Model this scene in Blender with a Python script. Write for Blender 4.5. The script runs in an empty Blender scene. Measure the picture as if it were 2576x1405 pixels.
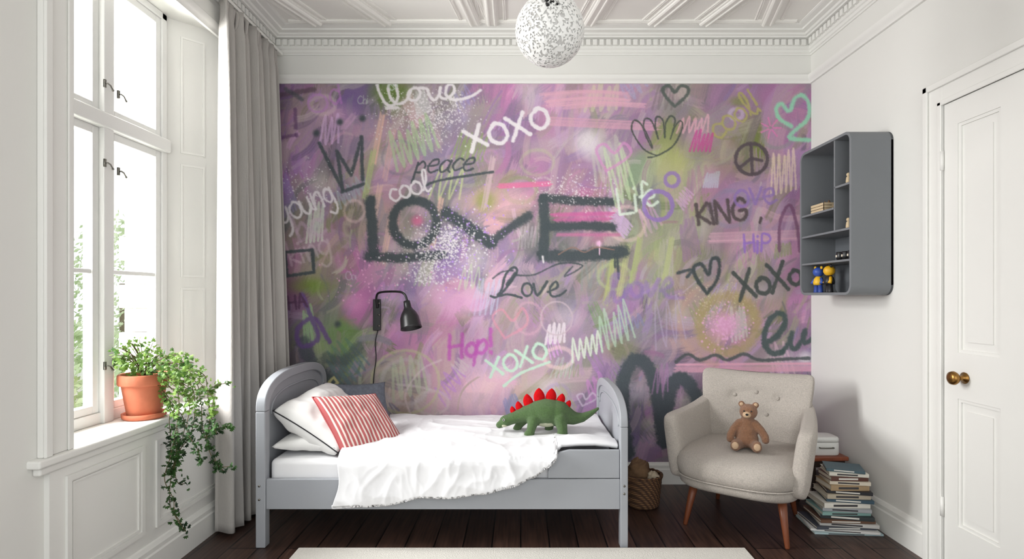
import bpy, bmesh, math, random
import numpy as np
from mathutils import Vector, Matrix, noise
C = bpy.context.scene.collection
R = math.radians; PI = math.pi
F = 1395.0; CX, CY, EYE = 1310.0, 742.0, 1.3
YB, XR, XL, ZC = 3.835, 2.007, -1.72, 3.10
def P(px, py, d):                     # point of the room seen at px,py and standing d metres away
    return Vector(((px-CX)*d/F, d, EYE-(py-CY)*d/F))
def lin(c):
    return tuple(((v/255.)/12.92 if v/255. <= .04045 else ((v/255.+.055)/1.055)**2.4) for v in c)
# ---------------------------------------------------------------- materials
def mat(name, col, rough=.6, var=.06, scale=6, bump=0., bscale=80, metal=0., sheen=0., spec=.5, stretch=(1,1,1), trans=0.):
    m = bpy.data.materials.new(name); m.use_nodes = True
    n = m.node_tree.nodes; l = m.node_tree.links; b = n['Principled BSDF']
    c = lin(col)
    tc = n.new('ShaderNodeTexCoord'); mp = n.new('ShaderNodeMapping'); mp.inputs['Scale'].default_value = stretch
    l.new(tc.outputs['Object'], mp.inputs['Vector'])
    no = n.new('ShaderNodeTexNoise'); no.inputs['Scale'].default_value = scale; no.inputs['Detail'].default_value = 5
    l.new(mp.outputs['Vector'], no.inputs['Vector'])
    mx = n.new('ShaderNodeMix'); mx.data_type = 'RGBA'
    mx.inputs[6].default_value = tuple(max(0, v*(1-var*2)) for v in c)+(1,)
    mx.inputs[7].default_value = tuple(min(1, v*(1+var*2)) for v in c)+(1,)
    l.new(no.outputs['Fac'], mx.inputs[0]); l.new(mx.outputs[2], b.inputs['Base Color'])
    b.inputs['Roughness'].default_value = rough; b.inputs['Metallic'].default_value = metal
    b.inputs['Specular IOR Level'].default_value = spec
    if sheen: b.inputs['Sheen Weight'].default_value = sheen
    if trans: b.inputs['Transmission Weight'].default_value = trans
    if bump:
        n2 = n.new('ShaderNodeTexNoise'); n2.inputs['Scale'].default_value = bscale; n2.inputs['Detail'].default_value = 3
        l.new(mp.outputs['Vector'], n2.inputs['Vector'])
        bp = n.new('ShaderNodeBump'); bp.inputs['Strength'].default_value = bump; bp.inputs['Distance'].default_value = .01
        l.new(n2.outputs['Fac'], bp.inputs['Height']); l.new(bp.outputs['Normal'], b.inputs['Normal'])
    return m
def floor_mat():
    m = bpy.data.materials.new('dark_planks'); m.use_nodes = True
    n = m.node_tree.nodes; l = m.node_tree.links; b = n['Principled BSDF']
    tc = n.new('ShaderNodeTexCoord'); mp = n.new('ShaderNodeMapping'); mp.inputs['Rotation'].default_value = (0, 0, R(90))
    l.new(tc.outputs['Object'], mp.inputs['Vector'])
    br = n.new('ShaderNodeTexBrick'); br.inputs['Scale'].default_value = 1; br.inputs['Brick Width'].default_value = 1.9
    br.inputs['Row Height'].default_value = .15; br.inputs['Mortar Size'].default_value = .004
    br.inputs['Color1'].default_value = lin((92, 66, 56))+(1,); br.inputs['Color2'].default_value = lin((66, 47, 41))+(1,)
    br.inputs['Mortar'].default_value = lin((14, 10, 9))+(1,)
    l.new(mp.outputs['Vector'], br.inputs['Vector'])
    m2 = n.new('ShaderNodeMapping'); m2.inputs['Scale'].default_value = (24, 1.2, 1); l.new(tc.outputs['Object'], m2.inputs['Vector'])
    no = n.new('ShaderNodeTexNoise'); no.inputs['Scale'].default_value = 3; no.inputs['Detail'].default_value = 8; l.new(m2.outputs['Vector'], no.inputs['Vector'])
    mx = n.new('ShaderNodeMix'); mx.data_type = 'RGBA'; mx.blend_type = 'MULTIPLY'; mx.inputs[0].default_value = .85
    cr = n.new('ShaderNodeValToRGB'); cr.color_ramp.elements[0].position = .35; cr.color_ramp.elements[0].color = (.25, .25, .25, 1); cr.color_ramp.elements[1].position = .68
    l.new(no.outputs['Fac'], cr.inputs['Fac']); l.new(br.outputs['Color'], mx.inputs[6]); l.new(cr.outputs['Color'], mx.inputs[7]); l.new(mx.outputs[2], b.inputs['Base Color'])
    b.inputs['Roughness'].default_value = .36
    bp = n.new('ShaderNodeBump'); bp.inputs['Strength'].default_value = .25; bp.inputs['Distance'].default_value = .004
    l.new(br.outputs['Fac'], bp.inputs['Height']); bp.invert = True; l.new(bp.outputs['Normal'], b.inputs['Normal'])
    return m
def weave_mat(name, c1, c2, sx, sz, rough=.8):
    m = bpy.data.materials.new(name); m.use_nodes = True
    n = m.node_tree.nodes; l = m.node_tree.links; b = n['Principled BSDF']
    tc = n.new('ShaderNodeTexCoord'); 
    w = n.new('ShaderNodeTexWave'); w.bands_direction = 'Z'; w.inputs['Scale'].default_value = sz; w.inputs['Distortion'].default_value = 2
    w2 = n.new('ShaderNodeTexWave'); w2.bands_direction = 'DIAGONAL'; w2.inputs['Scale'].default_value = sx; w2.inputs['Distortion'].default_value = 1
    l.new(tc.outputs['Object'], w.inputs['Vector']); l.new(tc.outputs['Object'], w2.inputs['Vector'])
    ma = n.new('ShaderNodeMath'); ma.operation = 'MULTIPLY'; l.new(w.outputs['Fac'], ma.inputs[0]); l.new(w2.outputs['Fac'], ma.inputs[1])
    mx = n.new('ShaderNodeMix'); mx.data_type = 'RGBA'; mx.inputs[6].default_value = lin(c1)+(1,); mx.inputs[7].default_value = lin(c2)+(1,)
    l.new(ma.outputs[0], mx.inputs[0]); l.new(mx.outputs[2], b.inputs['Base Color']); b.inputs['Roughness'].default_value = rough
    bp = n.new('ShaderNodeBump'); bp.inputs['Strength'].default_value = .6; bp.inputs['Distance'].default_value = .006
    l.new(ma.outputs[0], bp.inputs['Height']); l.new(bp.outputs['Normal'], b.inputs['Normal'])
    return m
def stripe_mat():
    m = bpy.data.materials.new('red_stripe'); m.use_nodes = True
    n = m.node_tree.nodes; l = m.node_tree.links; b = n['Principled BSDF']
    uv = n.new('ShaderNodeUVMap'); sp = n.new('ShaderNodeSeparateXYZ'); l.new(uv.outputs['UV'], sp.inputs[0])
    a = n.new('ShaderNodeMath'); a.operation = 'MULTIPLY'; a.inputs[1].default_value = 17; l.new(sp.outputs['X'], a.inputs[0])
    f = n.new('ShaderNodeMath'); f.operation = 'FRACT'; l.new(a.outputs[0], f.inputs[0])
    g = n.new('ShaderNodeMath'); g.operation = 'GREATER_THAN'; g.inputs[1].default_value = .58; l.new(f.outputs[0], g.inputs[0])
    mx = n.new('ShaderNodeMix'); mx.data_type = 'RGBA'; mx.inputs[6].default_value = lin((172, 86, 88))+(1,); mx.inputs[7].default_value = lin((216, 202, 194))+(1,)
    l.new(g.outputs[0], mx.inputs[0]); l.new(mx.outputs[2], b.inputs['Base Color']); b.inputs['Roughness'].default_value = .85
    return m
def leaf_mat(name, a, b_, sc=9, trl=.3):
    m = bpy.data.materials.new(name); m.use_nodes = True
    n = m.node_tree.nodes; l = m.node_tree.links; b = n['Principled BSDF']
    ge = n.new('ShaderNodeTexCoord'); no = n.new('ShaderNodeTexNoise'); no.inputs['Scale'].default_value = sc; l.new(ge.outputs['Object'], no.inputs['Vector'])
    cr = n.new('ShaderNodeValToRGB'); cr.color_ramp.elements[0].position = .35; cr.color_ramp.elements[1].position = .65
    cr.color_ramp.elements[0].color = lin(a)+(1,); cr.color_ramp.elements[1].color = lin(b_)+(1,)
    l.new(no.outputs['Fac'], cr.inputs['Fac']); l.new(cr.outputs['Color'], b.inputs['Base Color']); b.inputs['Roughness'].default_value = .5
    if trl:
        tr = n.new('ShaderNodeBsdfTranslucent'); l.new(cr.outputs['Color'], tr.inputs['Color']); mx = n.new('ShaderNodeMixShader'); mx.inputs[0].default_value = trl
        l.new(b.outputs[0], mx.inputs[1]); l.new(tr.outputs[0], mx.inputs[2]); l.new(mx.outputs[0], n['Material Output'].inputs['Surface'])
    return m
def glass_mat():
    m = bpy.data.materials.new('window_glass'); m.use_nodes = True
    n = m.node_tree.nodes; l = m.node_tree.links; n.remove(n['Principled BSDF'])
    t = n.new('ShaderNodeBsdfTransparent'); g = n.new('ShaderNodeBsdfGlossy'); g.inputs['Roughness'].default_value = .02
    x = n.new('ShaderNodeMixShader'); x.inputs[0].default_value = .05
    l.new(t.outputs[0], x.inputs[1]); l.new(g.outputs[0], x.inputs[2]); l.new(x.outputs[0], n['Material Output'].inputs['Surface'])
    return m
W = {}
W['wall'] = mat('warm_white_plaster', (227, 226, 222), .75, .012, 2, .03, 40)
W['ceil'] = mat('ceiling_plaster', (240, 238, 233), .75, .015, 2, .03, 40)
W['trim'] = mat('white_gloss_paint', (233, 232, 228), .45, .012, 3)
W['frame'] = mat('window_paint', (228, 228, 226), .4, .015, 5)
W['glass'] = glass_mat()
W['floor'] = floor_mat()
W['curtain'] = mat('greige_linen', (174, 170, 166), .9, .06, 30, .25, 300, stretch=(1, 1, .15))
W['bed'] = mat('grey_bed_paint', (156, 159, 165), .45, .02, 4)
W['sheet'] = mat('white_cotton', (230, 230, 233), .85, .01, 8, .05, 40)
W['pillow'] = mat('pillow_cotton', (226, 225, 224), .9, .015, 10, .1, 25)
W['black'] = mat('black_metal', (24, 24, 26), .35, .05, 5)
W['piping'] = mat('black_piping', (30, 30, 34), .8)
W['denim'] = mat('slate_cotton', (98, 103, 114), .9, .2, 60, .2, 200)
W['stripe'] = stripe_mat()
W['shelfgrey'] = mat('shelf_grey', (120, 123, 127), .5, .02, 4)
W['shelfin'] = mat('shelf_inside_grey', (106, 110, 115), .55, .02, 4)
W['linen'] = mat('oatmeal_upholstery', (182, 174, 166), .95, .18, 170, .6, 300, sheen=.1)
W['legwood'] = mat('walnut_leg', (118, 64, 38), .4, .2, 12, stretch=(6, 6, 1))
W['tabletop'] = mat('reddish_wood', (140, 76, 52), .4, .2, 12, stretch=(2, 10, 2))
W['darkwood'] = mat('dark_wood', (52, 38, 32), .5, .2, 12)
W['rug'] = mat('cream_rug', (216, 212, 205), .95, .07, 90, .5, 160)
W['terra'] = mat('terracotta', (190, 108, 78), .8, .1, 14, .1, 60)
W['soil'] = mat('soil', (60, 42, 30), .95, .3, 40, .5, 60)
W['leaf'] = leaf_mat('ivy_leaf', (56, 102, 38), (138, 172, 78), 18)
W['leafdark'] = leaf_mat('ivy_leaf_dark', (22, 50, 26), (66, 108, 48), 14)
W['stem'] = mat('ivy_stem', (96, 84, 52), .8)
W['green'] = mat('green_plush', (88, 118, 68), 1., .22, 120, 1., 420, sheen=.25, spec=.0)
W['greenlight'] = mat('pale_belly_plush', (200, 202, 176), 1., .1, 90, .6, 300, spec=0)
W['redplush'] = mat('red_felt', (192, 26, 30), 1., .12, 60, .5, 260, spec=.0)
W['eye'] = mat('glossy_black', (12, 12, 14), .12)
W['white'] = mat('white_enamel', (232, 232, 228), .4, .02)
W['bear'] = mat('brown_plush', (146, 106, 80), 1., .2, 110, .9, 300, sheen=.3, spec=.0)
W['beartan'] = mat('tan_plush', (196, 168, 140), 1., .08, 60, .5, 260, spec=0)
W['wicker'] = weave_mat('wicker', (62, 40, 26), (152, 112, 76), 18, 28)
W['cloth'] = mat('brown_cloth', (112, 86, 62), .95, .2, 20, .2, 90)
W['cloth2'] = mat('cream_cloth', (180, 166, 144), .95, .1, 20, .2, 90)
W['brass'] = mat('aged_brass', (150, 112, 62), .3, .1, 20, metal=1)
W['steel'] = mat('grey_steel', (128, 126, 120), .35, .05, metal=1)
W['stone'] = mat('pale_stone', (216, 213, 206), .9, .08, 7, .4, 20)
W['paper'] = mat('page_paper', (222, 213, 196), .9, .06, 60, stretch=(1, 1, 12))
W['palewood'] = mat('pale_wood', (205, 184, 150), .6, .12, 20, stretch=(1, 8, 8))
W['hedge'] = leaf_mat('hazed_hedge_green', (166, 190, 138), (216, 228, 196), 4, .5)  # greens lightened so the bright outdoor haze is in the leaf colour
W['globe'] = mat('frosted_bead_glass', (246, 245, 243), .3, .03, 60)
W['globein'] = mat('globe_inner_glass', (206, 204, 202), .25, .06, 50, .5, 60)
# ---------------------------------------------------------------- mesh builder
MW = {}
def mw(o): return MW.get(o.name, Matrix.Identity(4)) if o else Matrix.Identity(4)
class MB:
    def __init__(s): s.v = []; s.f = []; s.mi = []
    def add(s, vs, fs, mi=0):
        k = len(s.v); s.v += [Vector(v) for v in vs]; s.f += [tuple(i+k for i in f) for f in fs]; s.mi += [mi]*len(fs); return s
    def box(s, x0, x1, y0, y1, z0, z1, M=None, mi=0):
        vs = [Vector(p) for p in ((x0,y0,z0),(x1,y0,z0),(x1,y1,z0),(x0,y1,z0),(x0,y0,z1),(x1,y0,z1),(x1,y1,z1),(x0,y1,z1))]
        if M is not None: vs = [M @ v for v in vs]
        return s.add(vs, [(0,3,2,1),(4,5,6,7),(0,1,5,4),(1,2,6,5),(2,3,7,6),(3,0,4,7)], mi)
    def loft(s, rings, cap=True, closed=True, mi=0):
        n = len(rings[0]); vs = [p for r in rings for p in r]; fs = []
        for i in range(len(rings)-1):
            for j in range(n if closed else n-1):
                a = i*n+j; b = i*n+(j+1) % n; fs.append((a, b, b+n, a+n))
        if cap: fs += [tuple(range(n))[::-1], tuple(range((len(rings)-1)*n, len(rings)*n))]
        return s.add(vs, fs, mi)
    def tube(s, pts, r, n=10, cap=True):
        pts = [Vector(p) for p in pts]; rs = r if isinstance(r, (list, tuple)) else [r]*len(pts); rings = []
        up = None
        for i, p in enumerate(pts):
            t = (pts[min(i+1, len(pts)-1)]-pts[max(i-1, 0)]).normalized()
            if up is None: up = t.orthogonal().normalized()
            up = (up-t*up.dot(t)).normalized(); w = t.cross(up)
            rings.append([p+(up*math.cos(2*PI*k/n)+w*math.sin(2*PI*k/n))*rs[i] for k in range(n)])
        return s.loft(rings, cap)
    def lathe(s, prof, o=(0,0,0), axis=(0,0,1), n=32, cap=False):
        o = Vector(o); a = Vector(axis).normalized(); u = a.orthogonal().normalized(); w = a.cross(u)
        return s.loft([[o+a*h+(u*math.cos(2*PI*k/n)+w*math.sin(2*PI*k/n))*max(r, 1e-4) for k in range(n)] for r, h in prof], cap)
    def ball(s, c, r, n=16, sc=(1,1,1)):
        c = Vector(c)
        return s.loft([[c+Vector((sc[0]*r*math.sin(PI*i/n)*math.cos(2*PI*k/n), sc[1]*r*math.sin(PI*i/n)*math.sin(2*PI*k/n), -sc[2]*r*math.cos(PI*i/n))) if 0 < i < n else c+Vector((1e-5*math.cos(2*PI*k/n), 1e-5*math.sin(2*PI*k/n), -sc[2]*r*math.cos(PI*i/n))) for k in range(n)] for i in range(n+1)], True)
    def build(s, name, m, parent=None, world=True, bevel=0, seg=3, smooth=False, sub=0, solid=0):
        inv = mw(parent).inverted() if (parent and world) else Matrix.Identity(4)
        me = bpy.data.meshes.new(name); me.from_pydata([tuple(inv @ v) for v in s.v], [], s.f); me.update()
        bm = bmesh.new(); bm.from_mesh(me); bmesh.ops.recalc_face_normals(bm, faces=bm.faces)
        bm.to_mesh(me); bm.free()
        ms = m if isinstance(m, list) else [m]
        for q in ms: me.materials.append(W[q] if isinstance(q, str) else q)
        if len(ms) > 1:
            for p_, i in zip(me.polygons, s.mi): p_.material_index = i
        o = bpy.data.objects.new(name, me); C.objects.link(o)
        if parent: o.parent = parent; MW[o.name] = mw(parent)
        if smooth or bevel:
            for p_ in me.polygons: p_.use_smooth = True
        if solid: q = o.modifiers.new('s', 'SOLIDIFY'); q.thickness = solid; q.offset = 0
        if bevel:
            q = o.modifiers.new('b', 'BEVEL'); q.width = bevel; q.segments = seg; q.limit_method = 'ANGLE'; q.angle_limit = R(40); q.harden_normals = False
            w = o.modifiers.new('w', 'WEIGHTED_NORMAL'); w.keep_sharp = True
        if sub: q = o.modifiers.new('u', 'SUBSURF'); q.levels = sub; q.render_levels = sub
        return o
def box(name, m, x0, x1, y0, y1, z0, z1, parent=None, bevel=0.004, **k):
    return MB().box(x0, x1, y0, y1, z0, z1).build(name, m, parent, bevel=bevel, **k)
def tag(o, label=None, cat=None, group=None, kind=None):
    if label: o['label'] = label
    if cat: o['category'] = cat
    if group: o['group'] = group
    if kind: o['kind'] = kind
    return o
def thing(name, label, cat, loc=(0,0,0), rz=0, group=None):
    o = bpy.data.objects.new(name, None); C.objects.link(o); o.empty_display_size = .05
    o.location = loc; o.rotation_euler = (0, 0, rz)
    MW[o.name] = Matrix.Translation(Vector(loc)) @ Matrix.Rotation(rz, 4, 'Z')
    return tag(o, label, cat, group)
def st(o): o['kind'] = 'structure'; return o
def seroot(name, loc=(0,0,0)):
    o = bpy.data.objects.new(name, None); C.objects.link(o); o.location = loc; MW[o.name] = Matrix.Translation(Vector(loc)); return st(o)
def cm(pts, n=8, closed=False):
    pts = [Vector(p) for p in pts]; out = []; L = len(pts)
    rng = range(L) if closed else range(L-1)
    for i in rng:
        g = (lambda k: pts[k % L]) if closed else (lambda k: pts[min(max(k, 0), L-1)])
        a, b, c, d = g(i-1), g(i), g(i+1), g(i+2)
        for j in range(n):
            t = j/n; out.append(.5*((2*b)+(c-a)*t+(2*a-5*b+4*c-d)*t*t+(3*b-a-3*c+d)*t**3))
    if not closed: out.append(pts[-1])
    return out
def se(n, a, b, p=3):
    o = []
    for k in range(n):
        t = 2*PI*k/n; c, s_ = math.cos(t), math.sin(t)
        o.append((a*math.copysign(abs(c)**(2/p), c), b*math.copysign(abs(s_)**(2/p), s_)))
    return o
def organic(name, prims, vox, m, parent, smooth=4):
    bm = bmesh.new()
    for p in prims:
        if p[0] == 'e':
            _, c, r, rot = (p+(None,))[:4]
            M_ = Matrix.Translation(Vector(c)) @ (rot.to_4x4() if rot else Matrix.Identity(4)) @ Matrix.Diagonal(Vector(r).to_4d())
            bmesh.ops.create_icosphere(bm, subdivisions=3, radius=1, matrix=M_)
        else:
            pts = p[1]; rs = p[2]
            for i in range(len(pts)-1):
                a, b = Vector(pts[i]), Vector(pts[i+1]); L = (b-a).length; n = max(2, int(L/(min(rs[i], rs[i+1])*.3)))
                for k in range(n+1):
                    t = k/n; bmesh.ops.create_icosphere(bm, subdivisions=2, radius=rs[i]*(1-t)+rs[i+1]*t, matrix=Matrix.Translation(a.lerp(b, t)))
    me = bpy.data.meshes.new(name); bm.to_mesh(me); bm.free()
    o = bpy.data.objects.new(name, me); C.objects.link(o)
    q = o.modifiers.new('r', 'REMESH'); q.mode = 'VOXEL'; q.voxel_size = vox
    q = o.modifiers.new('s', 'SMOOTH'); q.factor = .5; q.iterations = smooth
    dg = bpy.context.evaluated_depsgraph_get(); dg.update()
    me2 = bpy.data.meshes.new_from_object(o.evaluated_get(dg)); o.modifiers.clear(); o.data = me2; me2.name = name
    me2.materials.clear(); me2.materials.append(W[m])
    for p_ in me2.polygons: p_.use_smooth = True
    if parent: o.parent = parent; MW[o.name] = mw(parent)
    return o
# ---------------------------------------------------------------- room shell
Y0 = -.7
st(MB().box(-2.3, 2.3, Y0, YB+.15, -.1, 0).build('floor', 'floor'))
st(MB().box(-2.3, 2.3, Y0, YB+.15, ZC, ZC+.1).build('ceiling', 'ceil'))
wl = MB(); WY0, WY1, WZ0, WZ1 = 2.10, 2.98, .69, 2.80
wl.box(-2.0, XL, Y0, WY0, 0, ZC); wl.box(-2.0, XL, WY0, 3.2, 0, WZ0); wl.box(-2.0, XL, WY0, 3.2, WZ1, ZC); wl.box(-2.0, XL, 3.2, YB+.1, 0, ZC)
wl.add([(-2.0, 2.98, WZ0), (-1.93, 2.98, WZ0), (XL, 3.2, WZ0), (-2.0, 3.2, WZ0), (-2.0, 2.98, WZ1), (-1.93, 2.98, WZ1), (XL, 3.2, WZ1), (-2.0, 3.2, WZ1)], [(0,3,2,1),(4,5,6,7),(0,1,5,4),(1,2,6,5),(2,3,7,6),(3,0,4,7)])
st(wl.build('wall_left', 'wall'))
st(MB().box(XR, 2.3, Y0, YB+.1, 0, ZC).build('wall_right', 'wall'))
wb = st(MB().box(XL, XR, YB, YB+.1, 0, ZC).build('wall_back', 'wall')); 
def sweep(name, prof, m='trim', sides='lbr', y0=Y0):
    rows = []
    for o_, z in prof: rows.append([(XL+o_, y0, z), (XL+o_, YB-o_, z), (XR-o_, YB-o_, z), (XR-o_, y0, z)])
    b = MB(); b.loft([[Vector(p) for p in r] for r in rows], cap=False, closed=False)
    return b
cor = sweep('c', [(0, 2.955), (.010, 2.955), (.012, 2.965), (.020, 2.968), (.022, 2.985), (.03, 2.99), (.03, 3.052), (.062, 3.054), (.066, 3.062), (.08, 3.064), (.088, 3.074), (.12, 3.077), (.124, 3.086), (.16, 3.09), (.17, 3.094), (.17, ZC)])
k = XL+.05
while k < XR-.05: cor.box(k, k+.029, YB-.050, YB-.028, 3.008, 3.046); k += .046
k = .2
while k < YB-.08:
    cor.box(XL+.028, XL+.050, k, k+.029, 3.008, 3.046); cor.box(XR-.050, XR-.028, k, k+.029, 3.008, 3.046); k += .046
st(cor.build('trim_1', 'trim'))
st(sweep('p', [(0, 2.758), (.016, 2.758), (.018, 2.770), (.026, 2.780), (.036, 2.790), (.038, 2.812), (.02, 2.816), (0, 2.818)]).build('trim_2', 'trim', bevel=.002))
# ceiling strapwork
def strip(b, p, q, w, z0=ZC, drop=.03):
    p, q = Vector((p[0], p[1], 0)), Vector((q[0], q[1], 0)); t = (q-p).normalized(); nn = Vector((-t.y, t.x, 0))
    prof = [(-w, 0), (-w, -drop*.4), (-w*.78, -drop*.45), (-w*.7, -drop*.8), (-w*.5, -drop), (-w*.38, -drop), (-w*.3, -drop*.6), (w*.3, -drop*.6), (w*.38, -drop), (w*.5, -drop), (w*.7, -drop*.8), (w*.78, -drop*.45), (w, -drop*.4), (w, 0)]
    b.loft([[e+nn*a+Vector((0, 0, z0+c)) for a, c in prof] for e in (p, q)], True)
cs = MB()
def cp(px, py): s_ = (742-py)/1.78; return ((px-CX)/s_, F/s_)
ribs = [((800, 66), (700, 0)), ((975, 66), (880, 0)), ((1195, 66), (1165, 0)), ((1238, 66), (1232, 0)), ((1480, 66), (1520, 0)), ((1640, 66), (1720, 0)), ((1770, 66), (1860, 0)), ((1930, 66), (1960, 0))]
for a, b_ in ribs:
    p, q = Vector(cp(*a)), Vector(cp(*b_)); q2 = p+(q-p)*2.0; strip(cs, p, q2, .045, drop=.024)
    for o_ in (-.085, .085): strip(cs, p+Vector((o_, 0)), q2+Vector((o_, 0)), .012, drop=.007)
for yy in (3.0, 2.2, 1.4, .6): strip(cs, (XL+.17, yy), (XR-.17, yy), .04)
strip(cs, (XL+.2, 3.64), (XR-.2, 3.64), .02, drop=.012)
for xx in (-1.1, -.3, .5, 1.3):
    for yy in (2.2, 1.4, .6): strip(cs, (xx, yy), (xx+.4, yy+.8), .035); strip(cs, (xx+.4, yy), (xx, yy+.8), .035)
st(cs.build('trim_3', 'ceil'))
def bprof(h): return [(0, 0), (.022, 0), (.022, h-.05), (.017, h-.042), (.017, h-.022), (.008, h-.004), (0, h)]
def baseboard(name, ax, pos, a, b_, h=.165):
    q = MB(); rg = []
    for e in (a, b_): rg.append([Vector((pos+ax*o, e, z)) if abs(ax) == 1 else Vector((e, pos-o, z)) for o, z in bprof(h)])
    q.loft(rg, True)
    return st(q.build(name, 'trim'))
baseboard('baseboard_left', 1, XL+.02, Y0, YB)
baseboard('baseboard_right', -1, XR, 2.72, YB)
baseboard('baseboard_back', 0, YB, XL, XR, .15)
# under-window panelling, sill, architraves
def frame_on_left(b, x, y0, y1, z0, z1, w=.022, t=.012):
    for (a, c, d, e) in ((y0, y1, z0, z0+w), (y0, y1, z1-w, z1), (y0, y0+w, z0+w, z1-w), (y1-w, y1, z0+w, z1-w)):
        b.box(x, x+t, a, c, d, e)
up = MB(); up.box(XL, XL+.02, 2.0, 3.22, 0, .66)
frame_on_left(up, XL+.02, 2.07, 2.50, .22, .625, t=.009); frame_on_left(up, XL+.02, 2.58, 3.12, .22, .625, t=.009)
frame_on_left(up, XL+.02, 2.10, 2.47, .25, .595, .008, .005); frame_on_left(up, XL+.02, 2.61, 3.09, .25, .595, .008, .005)
st(up.build('trim_4', 'trim'))
sl = MB(); sl.box(-1.95, -1.675, 1.93, 3.24, .69, .72); sl.box(XL, -1.69, 1.95, 3.23, .66, .69)
st(sl.build('trim_5', 'trim', bevel=.008))
ar = MB()
for (a, c) in ((1.97, 2.10), (3.2, 3.28)):
    ar.box(XL, XL+.022, a, c, .72, 2.9); ar.box(XL+.022, XL+.035, a+.0, a+.03, .72, 2.9); ar.box(XL+.022, XL+.03, c-.025, c, .72, 2.9)
ar.box(XL, XL+.03, 2.10, 3.2, 2.80, 2.9)
st(ar.build('trim_6', 'trim', bevel=.004))
# splayed reveal with faint flat panels
sp_ = MB(); a0 = Vector((-1.93, 2.98, 0)); a1 = Vector((XL, 3.2, 0)); tv = (a1-a0).normalized(); nv = Vector((tv.y, -tv.x, 0)); LL = (a1-a0).length
def onsplay(b, s0, s1, z0, z1, t0, t1):
    vs = [a0+tv*s+nv*t+Vector((0, 0, z)) for z in (z0, z1) for (s, t) in ((s0, t0), (s1, t0), (s1, t1), (s0, t1))]
    b.add(vs, [(0,3,2,1),(4,5,6,7),(0,1,5,4),(1,2,6,5),(2,3,7,6),(3,0,4,7)])
for (z0, z1) in ((.80, 1.34), (1.40, 2.02), (2.08, 2.72)):
    for (s0, s1, c, d) in ((.09, .21, z0, z0+.010), (.09, .21, z1-.010, z1), (.09, .10, z0+.01, z1-.01), (.20, .21, z0+.01, z1-.01)): onsplay(sp_, s0, s1, c, d, 0, .004)
st(sp_.build('trim_7', 'trim'))
# window
win = seroot('window_1', (-1.93, 2.54, .72))
fx0, fx1 = -1.965, -1.90
b = MB(); b.box(fx0, fx1, 2.10, 2.14, .72, 2.80); b.box(fx0, fx1, 2.94, 2.98, .72, 2.80); b.box(fx0, fx1, 2.10, 2.98, .72, .77); b.box(fx0, fx1, 2.10, 2.98, 2.765, 2.80)
b.build('window_frame', 'frame', win, bevel=.004)
box('mullion', 'frame', fx0, -1.885, 2.51, 2.57, .72, 2.80, win)
box('transom', 'frame', fx0, -1.875, 2.10, 2.98, 2.06, 2.13, win, bevel=.01)
for (a, c) in ((2.14, 2.51), (2.57, 2.94)):
    for (z0, z1) in ((.77, 2.06), (2.13, 2.765)):
        b = MB(); w = .036
        b.box(-1.955, -1.91, a, a+w, z0, z1); b.box(-1.955, -1.91, c-w, c, z0, z1); b.box(-1.955, -1.91, a+w, c-w, z0, z0+w); b.box(-1.955, -1.91, a+w, c-w, z1-w, z1)
        if z0 < 1: b.box(-1.945, -1.918, a+w, c-w, 1.398, 1.418)
        sa = b.build('casement', 'frame', win, bevel=.003)
        MB().box(-1.936, -1.932, a+w, c-w, z0+w, z1-w).build('pane', 'glass', sa)
for (y, z) in ((2.515, 2.26), (2.515, 1.90), (2.515, .98), (2.60, 2.24), (2.60, 1.88)):
    b = MB(); b.box(-1.890, -1.882, y-.005, y+.005, z-.018, z+.018); b.tube([(-1.884, y, z), (-1.872, y, z), (-1.869, y+.012, z-.005), (-1.869, y+.026, z-.02)], .0035, 8)
    b.ball((-1.869, y+.027, z-.022), .0055, 8); b.build('casement_handle', 'steel', win, smooth=True)
# exterior
pier = MB()
z = -.2; r = 0
random.seed(3)
while z < 3.2:
    h = .13; pier.box(-2.16-(r % 2)*.03, -2.005, 3.02, 3.4, z, z+h-.003); z += h; r += 1
tag(pier.build('stone_pier', 'stone', bevel=.006), 'pale stone wall edge outside the window, seen through the right pane', 'wall')
def hedge(name, c, r, n, label, seed):
    random.seed(seed); b = MB()
    for _ in range(n):
        v = Vector((random.gauss(0, 1), random.gauss(0, 1), random.gauss(0, 1))).normalized()*random.uniform(.6, 1)
        p = Vector((c[0]+v.x*r[0], c[1]+v.y*r[1], c[2]+v.z*r[2])); q = Vector((random.random()-.5, random.random()-.5, random.random()-.5)).normalized(); u = q.orthogonal().normalized(); w = q.cross(u); s_ = .035+.03*random.random()
        b.add([p-u*s_, p+w*s_*.5, p+u*s_, p-w*s_*.5], [(0, 1, 2, 3)])
    t = thing(name, label, 'plant', (c[0], c[1], -.2)); b.build('foliage', 'hedge', t)
    MB().tube([(c[0], c[1], -.2), (c[0], c[1], c[2])], .04, 8).build('trunk', 'stem', t)
hedge('garden_bush', (-5.2, 6.2, .45), (.7, .8, .6), 1700, 'haze-paled green garden bush outside the lower left window pane', 1)
hedge('garden_tree', (-6.9, 9.6, 1.5), (.8, .9, 1.3), 1900, 'hazy light green tree outside the lower right window pane', 2)
st(MB().box(-14, -2.3, -2, 16, -.3, -.2).build('ground', mat('lawn', (206, 210, 196), .9, .1)))
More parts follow.
